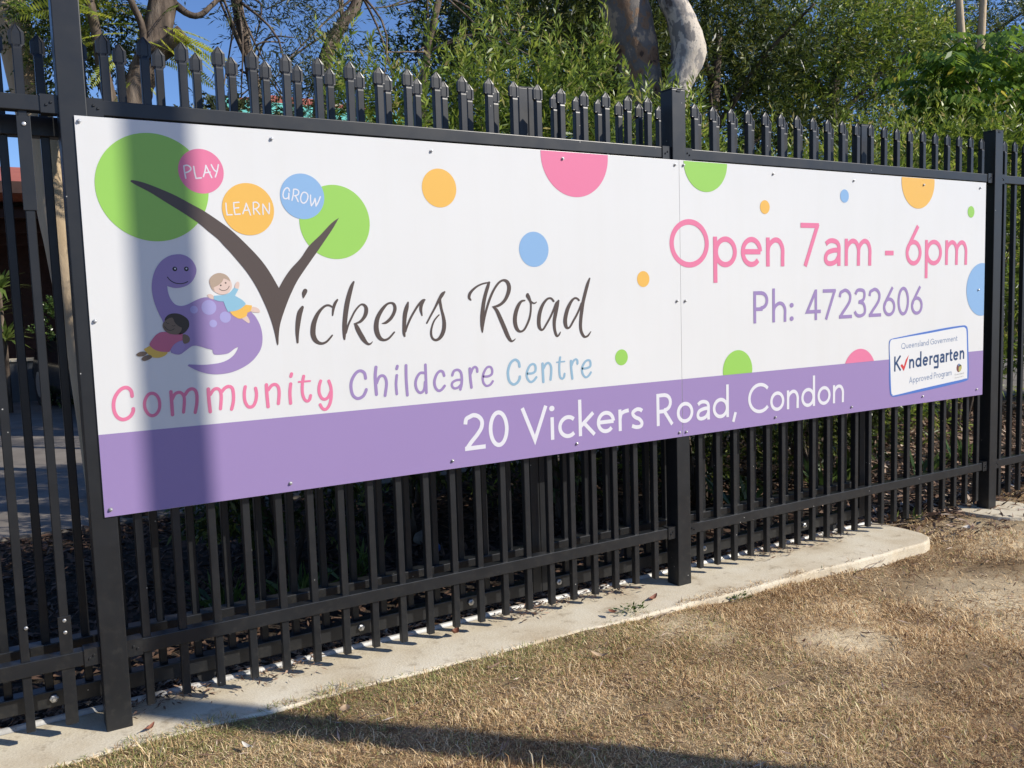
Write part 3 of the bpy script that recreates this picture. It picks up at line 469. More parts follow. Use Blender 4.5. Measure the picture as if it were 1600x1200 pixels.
('lettering','paleblue',1,'pale blue rounded lettering Centre','R:1500.9,1040.6,11.7 1497.1,1057.7,11.1 1482.2,1068,10.1 1462.2,1058,11.2 1449.6,1032.8,11.7 1447.5,1010.6,11.6 1453,986,11 1469.9,972.7,10.1 1487.6,977.8,11 1499.1,992,11.7 1500.7,1000.1,11.9|R:1537.3,1010,9.1 1559.6,1010.3,9.3 1573.4,1018.9,10.6 1574,1037.8,10.4 1563.1,1046.1,9.1 1547.3,1039.5,10.2 1534,1015.9,10.6 1534.5,993.2,10.3 1547.3,977.1,9.2 1563,979.7,9.7 1577,992.8,10.2|R:1608.1,1044.3,11.8 1608.4,1014.6,11.8 1609.3,972.5,11.8|R:1612,1025.8,10.5 1623.9,1042.2,10.1 1637.7,1045.1,9.3 1647.3,1031.1,10.8 1647.9,1008.1,11 1643.8,979.2,11|R:1692.7,1064.4,10.2 1688.2,1040,10.2 1687.2,1009.2,10.2 1690.2,985.9,9.8 1700.2,978.2,8.5 1708.8,984.5,10 1712,996.7,10.3|R:1675.4,1045.8,6.2 1713.6,1046.9,6.2|R:1744.6,1046.2,11.3 1745.1,1017,11.3 1749.5,975.8,11.3|R:1747.3,1028.5,10.2 1756.4,1045.4,9.9 1768.4,1052.5,8.6 1776.3,1046.2,10 1776.5,1034.4,10.5|R:1800.7,1012.5,8.6 1822.3,1012.7,8.9 1840.5,1020.5,10.4 1840.1,1040.3,10.1 1828.1,1044.9,8.7 1813.4,1038,9.9 1799.9,1017.3,10.5 1800.1,993.7,10.2 1814,976.3,8.8 1829.6,979.9,9.5 1842.6,993.6,10.1'),
('lettering','ink',3,'white lettering PLAY','R:298.2,1742.3,4.2 299.5,1723.8,4.3 301.9,1707.2,4.3|R:298,1744.3,4.2 307.7,1747.3,4.4 316.9,1742.3,4.5 318.4,1734.5,4.1 310.3,1727.2,4.1 300.5,1723.8,4.2|R:327.6,1744.4,4.3 329.3,1725.2,4.3 332.5,1708.6,4.4|R:332.5,1708,4.3 348.7,1710.3,4.3|R:355.1,1714.6,4.2 361.8,1734.7,4.2 364.7,1749.7,4.2|R:364.7,1749.7,4.5 370.7,1735.1,4.5 380.6,1712.7,4.5|R:360.4,1726.7,4.3 376.2,1729.4,4.3|R:381.5,1752.6,4.5 388.5,1738,4.6 396,1732,4.6|R:403.2,1753.7,4.3 398,1732.5,4.2 391.4,1714.8,4.2'),
('lettering','ink',3,'white lettering LEARN','R:419.4,1634,4 419.6,1614.9,4 421.2,1597.7,4.1|R:421.2,1597.1,4 436.7,1598.1,4|R:444,1635.8,4 443.9,1617.6,4.1 445.9,1599.8,4.1|R:445.9,1599.3,4 462.2,1600.8,4.1|R:443.6,1636.2,4 460.7,1638.1,4|R:444.6,1618.6,4 458.9,1621,4|R:470.8,1602,4 478.6,1620.6,4 483.6,1635.4,4|R:483.6,1635.4,4.2 489.7,1616.8,4.2 495.4,1598.5,4.2|R:475.1,1612.3,4 491.6,1614.8,4|R:506.3,1636.7,4.1 505.9,1619.3,4.1 506.3,1601.8,4.2|R:506,1638.7,4.1 515.8,1640.1,4.2 523.7,1634.1,4.3 523.2,1625.9,4 514.6,1619.5,4 508.3,1618.3,4|R:512.4,1618.4,4.3 525.3,1601.7,4.3|R:536.4,1601.5,4.2 536.3,1618,4.2 537.3,1634.5,4.2|R:537.3,1634.5,4.3 546.8,1618.3,4.3 555.4,1604.1,4.3|R:555.4,1604.1,4.2 558,1620.7,4.2 558.4,1638.3,4.2'),
('lettering','ink',3,'white lettering GROW','R:627.8,1680.1,4.4 626,1687.3,4.5 619.7,1690.2,4.1 610.7,1682.6,4.1 605.6,1667.8,4.2 608.2,1656.5,4.4 615.6,1654.6,4.1 623.4,1660.1,4.1 625.6,1672.7,4.2|R:625.6,1672.7,4.3 624.5,1652.8,4.3|R:642,1684.8,4.3 640.1,1669.1,4.3 634.7,1650,4.2|R:642.1,1686.3,4.2 651.8,1686.3,4.3 659.1,1680.2,4.5 656.3,1669.6,4.1 644.2,1665,4.1|R:647.4,1665.1,4.5 655.7,1646.5,4.5|R:699,1669,4.4 698.1,1652.1,4.4 700,1634.1,4.5|R:700,1634.1,4.2 708.8,1646,4.2 713.9,1658.9,4.3|R:713.9,1658.9,4.5 715.5,1646.3,4.5 715.9,1633.5,4.5|R:715.9,1633.5,4.2 724.4,1646.5,4.3 732.7,1664.9,4.3|C:676.4,1677.7,4.2 686.1,1674.9,4.5 690,1664.5,4.4 684.7,1649.5,4.2 674.4,1641.8,4.2 666,1646.8,4.5 664.5,1659.4,4.3 669.6,1672.2,4.2'),
('dinosaur_picture','purple',2,'purple long necked cartoon dinosaur','P:265.5,1472.3 286.2,1467.8 304.5,1453.8 314.8,1432.7 314.7,1414.7 304.5,1392.7 288.1,1376.9 268.4,1369.3 249.3,1367.6 234.3,1370.9 225.5,1374.4,1 226.8,1356.2 232.1,1336.2 244.2,1318 260.9,1311.5 280.3,1315 304.3,1326.4 326.2,1334.9 346,1336.4 367.4,1330.8 391,1324.1 434.9,1314.7 462.8,1301.5 480.4,1284.2 493.9,1267.1 506.8,1237.2 511.3,1205.4 507.4,1173.9 495.4,1149.3 470.9,1123.3 438.7,1104.4 401.1,1092.3 360.6,1089.3 327,1094.3 298.2,1105.5 270.1,1122.6,1 274.2,1127,1 313,1122.9 342.7,1123.1 372.9,1126.3 395.6,1134.2 414.7,1147.6 426.8,1163.6 430.9,1173.8,1 420,1169.2 405.1,1158.6 394.7,1154 374.4,1152.1 356.5,1153.1 350.8,1158.6 349.5,1168.9,1 332,1174 310.8,1181.8 289.5,1184.4 267.3,1170.4 253.2,1161.1 241.7,1159.7 228.6,1164.5 222.4,1170.9 214.4,1209.3 205.7,1263.5 196.9,1285.7 187.5,1313.6 181.7,1339.4 180.1,1365 182.2,1388.5 188.4,1412 199,1433.5 215.2,1453 238.7,1467.8'),
('spot','lilac',3,'','O:346.6,1304.3,22.9,23.5|O:300.6,1298.6,11.8,12.3|O:395.8,1271.6,17.7,18.1|O:356.6,1252.6,11.9,12.2'),
('arm','purple2',3,'','P:261.6,1202 246,1197.8 232.1,1188.4 224,1174.8 228.6,1164.9 241.7,1160.1 255.5,1167 265.2,1182.6'),
('face_line','black',3,'','O:251.1,1426.8,6.8,7.1|O:285.5,1426.5,6.9,7.2|R:227.8,1401.7,2.8 235.7,1391.7,2.8 248.4,1383.6,2.8 265.3,1380.9,2.8 278.9,1383.1,2.8 286.8,1387,2.7'),
('eye_glint','ink',4,'','O:252,1427.6,2.5,2.6|O:285.9,1427.3,2.5,2.6'),
('child_picture','skin',3,'fair haired child in a blue shirt','P:353.5,1377.9 353.4,1392 362,1404.1 376.3,1411 390.3,1412.3 406,1406.6 417.3,1393.2 422.6,1374.7 419.3,1360.4 408.5,1348.3 392.2,1343.9 376.4,1347.9 361.2,1359.5|P:344.1,1343.6 350.5,1346.5 361.2,1343.2 364.4,1330.5 357.5,1330.7 347.9,1335.4|P:431.4,1365.3 433.5,1376.5 440.1,1384.7 446,1381.5 446.1,1372.2 441.7,1361|P:480.3,1300.9 493.8,1300.9 504.9,1293.9 507.5,1284.4 499,1282.6 477.4,1287.5|P:447.4,1267.7 462.2,1274.4 469.8,1263.8 472.7,1253.2 468,1249.8 458.1,1256.9'),
('hair','fairhair',4,'','P:355.3,1375.8 353.6,1390 362,1404.1 376.3,1411.6 390.3,1412.5 404.1,1407.7 414.5,1397.3 418.2,1385,1 409.1,1391.3 397.7,1395.5,1 392.7,1385.4 382.1,1375.4 371.8,1370.4 364.6,1366.5,1 368,1356.3,1 360.5,1363.5'),
('face_line','brown',4,'','O:387.6,1373.6,2.6,2.6|O:403.3,1381.1,2.6,2.7|R:382.3,1362.7,1.9 389,1357.9,1.9 399,1357.1,1.8 408.3,1361.6,1.8 413.9,1370.7,1.8'),
('shirt','shirtblue',5,'','P:364.1,1341.1,1 380,1341.7 396.1,1343.4 410.5,1348.2 421.1,1356.2 428.8,1365.3,1 442.7,1359.9,1 437,1350.7 430.3,1339.6,1 446,1329.9 455.8,1322.4 462.5,1313.9,1 461.1,1308.8 446.1,1297.8 429.4,1291.1 404.9,1288.4,1 399.6,1301.3 396.2,1311.7 392.8,1322,1 378.9,1323.4 363.3,1328.9,1'),
('shorts','orange',4,'','P:411,1289.6,1 429.4,1292.1 446.2,1298.8 462.2,1309.8,1 482.7,1306.7,1 481.1,1296.7 476.4,1287.5 466.9,1283.6,1 463.2,1273.4 452.5,1267.5 440.1,1264.8 426.2,1271.6 416.5,1280.2'),
('child_picture','darkskin',5,'dark haired child in a pink shirt','P:233.9,1276,1 224.3,1274.8 210.5,1265.3 204.3,1255.6 205.4,1243.7 212.2,1233.4 223.1,1225.9 238.1,1222.8 249.6,1224.3 258.4,1235.4 260,1243.3,1 249.3,1249.8 240.5,1260.2 237.3,1270.3|P:261.9,1221.1 274.3,1219.6 281.8,1210.1 279.7,1198.1 268.7,1192.6 261.3,1197|P:122.1,1166.7 132.1,1174 144.1,1174.9 153.9,1169.8 144.2,1161.4 129.4,1160.7|P:136.2,1153 146,1161.3 160.9,1163.4 166.9,1156.1 156.3,1148.8 143.1,1145.7'),
('hair','darkhair',4,'','P:210.8,1269.3 221.1,1283.8 236.6,1288.9 255.5,1286.7 272.1,1277 282,1264.6 282.7,1248.5 275.2,1234.6 263.1,1224.7 247.6,1222.8 232.7,1228.5 214.9,1245.2'),
('face_line','darkhair',6,'','R:215,1262.2,1.6 218.5,1258,1.6 223.3,1258.9,1.6|R:232.3,1251.5,1.6 236,1249.4,1.6 240.8,1251.2,1.6|R:209.5,1249.5,1.9 214.6,1241.3,2 223.8,1236.5,2 233.4,1238.5,2 237.4,1241.3,1.9'),
('shirt','pink2',4,'','P:209.3,1232.5,1 197.1,1232.1 183.5,1224.8 171.5,1211.4 162.1,1196.1 168,1185.9 178.6,1177.3 195,1171.4 218.5,1169.1,1 223.8,1178.8 234.2,1192.3 248.1,1200.7 261.7,1204,1 262.1,1224.1,1 247.9,1227.8 232.7,1227.5 217.7,1230.2'),
('skirt','orange2',3,'','P:161.8,1191.1,1 144.6,1182.2,1 153.9,1168.8 167.9,1156.1 186.3,1153 203.6,1158 213.6,1166.4,1 210.2,1173.6 195.3,1175.4 178.8,1181.3 169.9,1186.7'),
('lettering','pink',1,'pink lettering Open','T:2491.3,1521.3 2486.3,1549.9 2471.8,1575.8 2449.2,1596.3 2420.7,1609.5 2389.2,1614 2357.6,1609.5 2329.2,1596.3 2306.6,1575.8 2292.1,1549.9 2287.1,1521.3 2292.1,1492.6 2306.6,1466.8 2329.2,1446.3 2357.6,1433.1 2389.2,1428.6 2420.7,1433.1 2449.2,1446.3 2471.8,1466.8 2486.3,1492.6:23.9|B:2541.2,1348.2 2541.2,1552.2:23.9|T:2662.2,1485.2 2659.4,1502.7 2651.1,1518.5 2638.3,1531.1 2622,1539.1 2604,1541.9 2586,1539.1 2569.8,1531.1 2556.9,1518.5 2548.7,1502.7 2545.8,1485.2 2548.7,1467.7 2556.9,1451.9 2569.8,1439.4 2586,1431.3 2604,1428.6 2622,1431.3 2638.3,1439.4 2651.1,1451.9 2659.4,1467.7:23.9|B:2712.2,1486.3 2825.3,1486.3:23.9|S:2823.9,1487.2 2820,1506.2 2809.9,1522.8 2795,1534.9 2776.8,1541.2 2757.6,1540.9 2739.7,1534 2725.1,1521.5 2715.5,1504.6 2712.2,1485.5 2715.4,1466.3 2724.8,1449.4 2739.3,1436.7 2757.2,1429.7 2776.3,1429.2 2794.5,1435.3 2809.6,1447.3:23.9|B:2873.9,1418.3 2873.9,1552.2:23.9|S:2873.9,1491.9 2880.8,1514.7 2903.4,1534.1 2927.5,1541.5 2954.1,1532 2971.8,1501.3 2971.8,1458.4 2971.8,1418.3:23.9'),
('lettering','pink',1,'pink lettering 7am','B:3095.6,1612.3 3224.9,1612.3:23.9|B:3217.6,1619.5 3127.3,1418.3:23.9|S:3276.1,1525.4 3298,1538.2 3327.3,1541.5 3359,1532 3371.7,1511 3371.7,1480.1 3371.7,1418.3:23.9|S:3371.7,1495.5 3332.2,1494.5 3288.3,1482.1 3273.2,1455.3 3285.8,1434.3 3315.1,1430.2 3349.2,1440.9 3371.7,1467.7:23.9|B:3426.8,1418.3 3426.8,1552.2:23.9|S:3426.8,1491.9 3434.1,1514.7 3455.1,1534.1 3478.2,1541.5 3503.3,1532 3519.9,1501.3 3519.9,1458.4 3519.9,1418.3:23.9|S:3519.9,1491.9 3527.3,1514.7 3546.9,1534.1 3569,1541.5 3592.5,1532 3608.2,1501.3 3608.2,1458.4 3608.2,1418.3:23.9'),
('lettering','pink',1,'pink dash between the hours','B:3729.6,1482.1 3799.2,1482.1:23.9'),
('lettering','pink',1,'pink lettering 6pm','T:4023.2,1484.2 4020.5,1501.4 4012.6,1516.9 4000.3,1529.2 3984.7,1537.1 3967.5,1539.8 3950.3,1537.1 3934.8,1529.2 3922.5,1516.9 3914.5,1501.4 3911.8,1484.2 3914.5,1467 3922.5,1451.5 3934.8,1439.2 3950.3,1431.3 3967.5,1428.6 3984.7,1431.3 4000.3,1439.2 4012.6,1451.5 4020.5,1467:23.9|B:4003.6,1624.3 3960.3,1566.6 3926.7,1521.3 3915.9,1496.6:23.9|B:4077.5,1348.2 4077.5,1552.2:23.9|T:4203.3,1485.2 4200.4,1502.7 4191.8,1518.5 4178.4,1531.1 4161.5,1539.1 4142.8,1541.9 4124.1,1539.1 4107.3,1531.1 4093.9,1518.5 4085.3,1502.7 4082.3,1485.2 4085.3,1467.7 4093.9,1451.9 4107.3,1439.4 4124.1,1431.3 4142.8,1428.6 4161.5,1431.3 4178.4,1439.4 4191.8,1451.9 4200.4,1467.7:23.9|B:4257.6,1418.3 4257.6,1552.2:23.9|S:4257.6,1491.9 4264.8,1514.7 4285.5,1534.1 4308.3,1541.5 4332.9,1532 4349.3,1501.3 4349.3,1458.4 4349.3,1418.3:23.9|S:4349.3,1491.9 4356.5,1514.7 4375.9,1534.1 4397.6,1541.5 4420.8,1532 4436.3,1501.3 4436.3,1458.4 4436.3,1418.3:23.9'),
('lettering','purple',1,'purple lettering Ph:','B:2786.5,1156.8 2786.5,1305.4:17.2|B:2786.5,1296.8 2830.2,1296.8 2831.5,1296 2842.4,1294 2852.2,1289 2860,1281.5 2864.9,1272.1 2866.6,1261.7 2864.9,1251.3 2860,1241.9 2852.2,1234.4 2842.4,1229.4 2831.5,1227.4 2830.2,1222.2 2786.5,1222.2:17.2|B:2911,1156.8 2911,1315.8:17.2|S:2911,1209.9 2916.4,1226.4 2934,1240.3 2952.9,1245.7 2973.7,1238.8 2987.5,1216.7 2987.5,1185.8 2987.5,1156.8:17.2|O:3033.2,1170.2,13.6,11.2|O:3033.2,1234.1,13.6,11.2'),
('lettering','purple',1,'purple number 47232606','B:3203.7,1156.8 3203.7,1305.4:17.2|B:3203.7,1300.9 3141.5,1198.4 3239.2,1198.4:17.2|B:3254.3,1296.8 3348.5,1296.8:17.2|B:3343.1,1301.9 3277.4,1156.8:17.2|S:3379.5,1263.8 3384.9,1284.6 3400.9,1292.3 3420.4,1297.5 3443.5,1289.3 3458.1,1269.7 3454.2,1243 3432.8,1216.3 3404.4,1189.5 3383.1,1165.5:17.2|B:3374.2,1165.5 3471.9,1165.5:17.2|S:3497.7,1275.7 3511.9,1293.5 3535,1296.8 3561.6,1290.5 3568.7,1269.7 3558.1,1246 3526.1,1236.3:17.2|S:3522.5,1236.3 3558.1,1228.1 3572.6,1201.4 3567,1176.1 3535,1165.5 3508.3,1171.7 3492.3,1189.5:17.2|S:3608.7,1263.8 3614,1284.6 3630,1292.3 3649.6,1297.5 3672.7,1289.3 3687.2,1269.7 3683.3,1243 3662,1216.3 3633.6,1189.5 3612.3,1165.5:17.2|B:3603.4,1165.5 3701.1,1165.5:17.2|T:3808.9,1204.4 3806.9,1216.8 3801.1,1227.9 3791.9,1236.8 3780.4,1242.5 3767.7,1244.5 3755,1242.5 3743.5,1236.8 3734.4,1227.9 3728.5,1216.8 3726.5,1204.4 3728.5,1192 3734.4,1180.8 3743.5,1171.9 3755,1166.2 3767.7,1164.3 3780.4,1166.2 3791.9,1171.9 3801.1,1180.8 3806.9,1192:17.2|B:3794.4,1305.4 3762.4,1263.8 3737.5,1231.1 3729.5,1213.3:17.2|T:3923.5,1231.1 3921.6,1251.8 3916,1270.4 3907.3,1285.2 3896.3,1294.7 3884.1,1298 3871.9,1294.7 3860.9,1285.2 3852.2,1270.4 3846.6,1251.8 3844.6,1231.1 3846.6,1210.5 3852.2,1191.8 3860.9,1177 3871.9,1167.5 3884.1,1164.3 3896.3,1167.5 3907.3,1177 3916,1191.8 3921.6,1210.5:17.2|T:4041.6,1204.4 4039.6,1216.8 4033.8,1227.9 4024.7,1236.8 4013.2,1242.5 4000.4,1244.5 3987.7,1242.5 3976.2,1236.8 3967.1,1227.9 3961.2,1216.8 3959.2,1204.4 3961.2,1192 3967.1,1180.8 3976.2,1171.9 3987.7,1166.2 4000.4,1164.3 4013.2,1166.2 4024.7,1171.9 4033.8,1180.8 4039.6,1192:17.2|B:4027.1,1305.4 3995.1,1263.8 3970.2,1231.1 3962.2,1213.3:17.2'),
('lettering','ink',1.5,'white lettering 20','S:1253,837.3 1257.9,856.9 1272.5,864.2 1290.4,869.1 1311.5,861.4 1324.9,842.9 1321.3,817.6 1301.8,792.3 1275.8,767.1 1256.3,744.4:16.3|B:1248.1,744.4 1337.5,744.4:16.3|T:1433.8,806.4 1432,825.9 1426.9,843.5 1418.9,857.5 1408.8,866.4 1397.7,869.5 1386.5,866.4 1376.5,857.5 1368.5,843.5 1363.4,825.9 1361.6,806.4 1363.4,786.9 1368.5,769.3 1376.5,755.3 1386.5,746.3 1397.7,743.2 1408.8,746.3 1418.9,755.3 1426.9,769.3 1432,786.9:16.3'),
('lettering','ink',1.5,'white lettering Vickers','B:1506.6,876.5 1561.9,744.6 1617.2,876.5:16.3|B:1645.6,736.2 1645.6,827.4:16.3|O:1645.6,862.5,12.7,11|S:1751.2,809.6 1740,816.8 1727,820.2 1713.4,819.4 1701,814.3 1690.9,805.7 1684.4,794.5 1682.2,781.8 1684.4,769.2 1690.9,757.9 1701,749.3 1713.4,744.3 1727,743.4 1740,746.8 1751.2,754.1:16.3|B:1782.4,736.2 1782.4,886.4:16.3|B:1849,827.4 1782.4,774.1:16.3|B:1802.1,788.1 1853.9,736.2:16.3|B:1874.6,782.5 1953.8,782.5:16.3|S:1952.8,783.2 1950,796.1 1943,807.4 1932.5,815.7 1919.8,819.9 1906.4,819.7 1893.8,815.1 1883.6,806.5 1876.9,795 1874.6,782 1876.8,768.9 1883.4,757.4 1893.5,748.7 1906.1,744 1919.5,743.7 1932.2,747.8 1942.8,756:16.3|B:1987.7,736.2 1987.7,827.4:16.3|S:1987.7,786.4 1994.2,807.4 2010.7,816.5 2035,820:16.3|S:2107.7,810.6 2096.4,817.9 2078.6,820 2059.2,810.6 2057.6,799.4 2070.5,786.7 2091.5,776.9 2104.8,761.5 2099.6,746.5 2075.4,743.9 2051.1,751.6:16.3'),
('lettering','ink',1.5,'white lettering Road,','B:2195.6,736.2 2195.6,876.5:16.3|B:2195.6,868.4 2234.2,868.4 2235.3,867.7 2245,865.8 2253.7,861.1 2260.6,854 2264.9,845.1 2266.4,835.3 2264.9,825.5 2260.6,816.6 2253.7,809.5 2245,804.7 2235.3,802.9 2234.2,798 2195.6,798:16.3|B:2229.4,800.8 2275.7,736.2:16.3|T:2390.9,781.8 2388.9,793.7 2383.2,804.5 2374.3,813 2363.1,818.5 2350.7,820.4 2338.2,818.5 2327,813 2318.1,804.5 2312.4,793.7 2310.5,781.8 2312.4,769.9 2318.1,759.1 2327,750.6 2338.2,745.1 2350.7,743.2 2363.1,745.1 2374.3,750.6 2383.2,759.1 2388.9,769.9:16.3|S:2427.2,809.2 2441.6,817.9 2460.7,820.1 2481.5,813.7 2489.8,799.4 2489.8,778.3 2489.8,736.2:16.3|S:2489.8,788.8 2463.9,788.1 2435.2,779.7 2425.3,761.5 2433.6,747.2 2452.8,744.4 2475.1,751.6 2489.8,769.9:16.3|B:2607.8,736.2 2607.8,886.4:16.3|T:2604.6,781.8 2602.6,793.7 2596.9,804.5 2588,813 2576.8,818.5 2564.4,820.4 2552,818.5 2540.8,813 2531.9,804.5 2526.2,793.7 2524.2,781.8 2526.2,769.9 2531.9,759.1 2540.8,750.6 2552,745.1 2564.4,743.2 2576.8,745.1 2588,750.6 2596.9,759.1 2602.6,769.9:16.3|B:2658.5,754.5 2642.6,711:16.3'),
('lettering','ink',1.5,'white lettering Condon','S:2868.9,848.6 2852.7,860.6 2833.4,867.8 2812.5,869.4 2792.1,865.3 2774,856 2759.7,842.1 2750.6,825.1 2747.4,806.4 2750.6,787.7 2759.7,770.6 2774,756.8 2792.1,747.4 2812.5,743.4 2833.4,745 2852.7,752.1 2868.9,764.1:16.3|T:2971.9,781.8 2970,793.7 2964.3,804.5 2955.5,813 2944.5,818.5 2932.2,820.4 2919.9,818.5 2908.8,813 2900,804.5 2894.4,793.7 2892.5,781.8 2894.4,769.9 2900,759.1 2908.8,750.6 2919.9,745.1 2932.2,743.2 2944.5,745.1 2955.5,750.6 2964.3,759.1 2970,769.9:16.3|B:3006,736.2 3006,827.4:16.3|S:3006,786.4 3010.7,801.9 3026.1,815.1 3042.5,820.1 3060.7,813.7 3072.8,792.8 3072.8,763.6 3072.8,736.2:16.3|B:3189.5,736.2 3189.5,886.4:16.3|T:3186.3,781.8 3184.4,793.7 3178.7,804.5 3169.9,813 3158.9,818.5 3146.6,820.4 3134.3,818.5 3123.2,813 3114.4,804.5 3108.8,793.7 3106.9,781.8 3108.8,769.9 3114.4,759.1 3123.2,750.6 3134.3,745.1 3146.6,743.2 3158.9,745.1 3169.9,750.6 3178.7,759.1 3184.4,769.9:16.3|T:3303,781.8 3301,793.7 3295.4,804.5 3286.6,813 3275.5,818.5 3263.2,820.4 3251,818.5 3239.9,813 3231.1,804.5 3225.5,793.7 3223.5,781.8 3225.5,769.9 3231.1,759.1 3239.9,750.6 3251,745.1 3263.2,743.2 3275.5,745.1 3286.6,750.6 3295.4,759.1 3301,769.9:16.3|B:3337,736.2 3337,827.4:16.3|S:3337,786.4 3341.8,801.9 3357.1,815.1 3373.6,820.1 3391.8,813.7 3403.9,792.8 3403.9,763.6 3403.9,736.2:16.3'),
('badge','badgeblue',2,'white kindergarten approval badge with blue edge','P:3807.2,1039,1 3933.7,1049.9 4100.3,1063 4273.2,1075.4 4410.2,1081.5 4446.7,1078.2 4464.4,1059.5 4470.3,1001.6 4477.8,892.6 4480.7,790.7 4461.7,768.4 4340.6,757.5 4078.6,740.6 3884.4,732 3819.7,729.5 3792.9,735.1 3778.8,755.9 3771.4,834.2 3772,901.5 3767,1002.5 3772.9,1028.9 3786,1036.3,1'),
('badge_face','white2',3,'','P:3815.3,1034.2 3961.2,1043.5 4100.6,1051.5 4273.5,1064.1 4410.5,1071.8 4437.9,1067.1 4451.8,1049.3 4459.1,966 4467.1,795.3 4446,780.4 4280.7,769.2 4050.1,754.4 3819.6,737.4 3800.8,742.3 3788.3,762 3778.9,901.1 3771.8,995.5 3778.3,1025.3 3791.4,1033'),
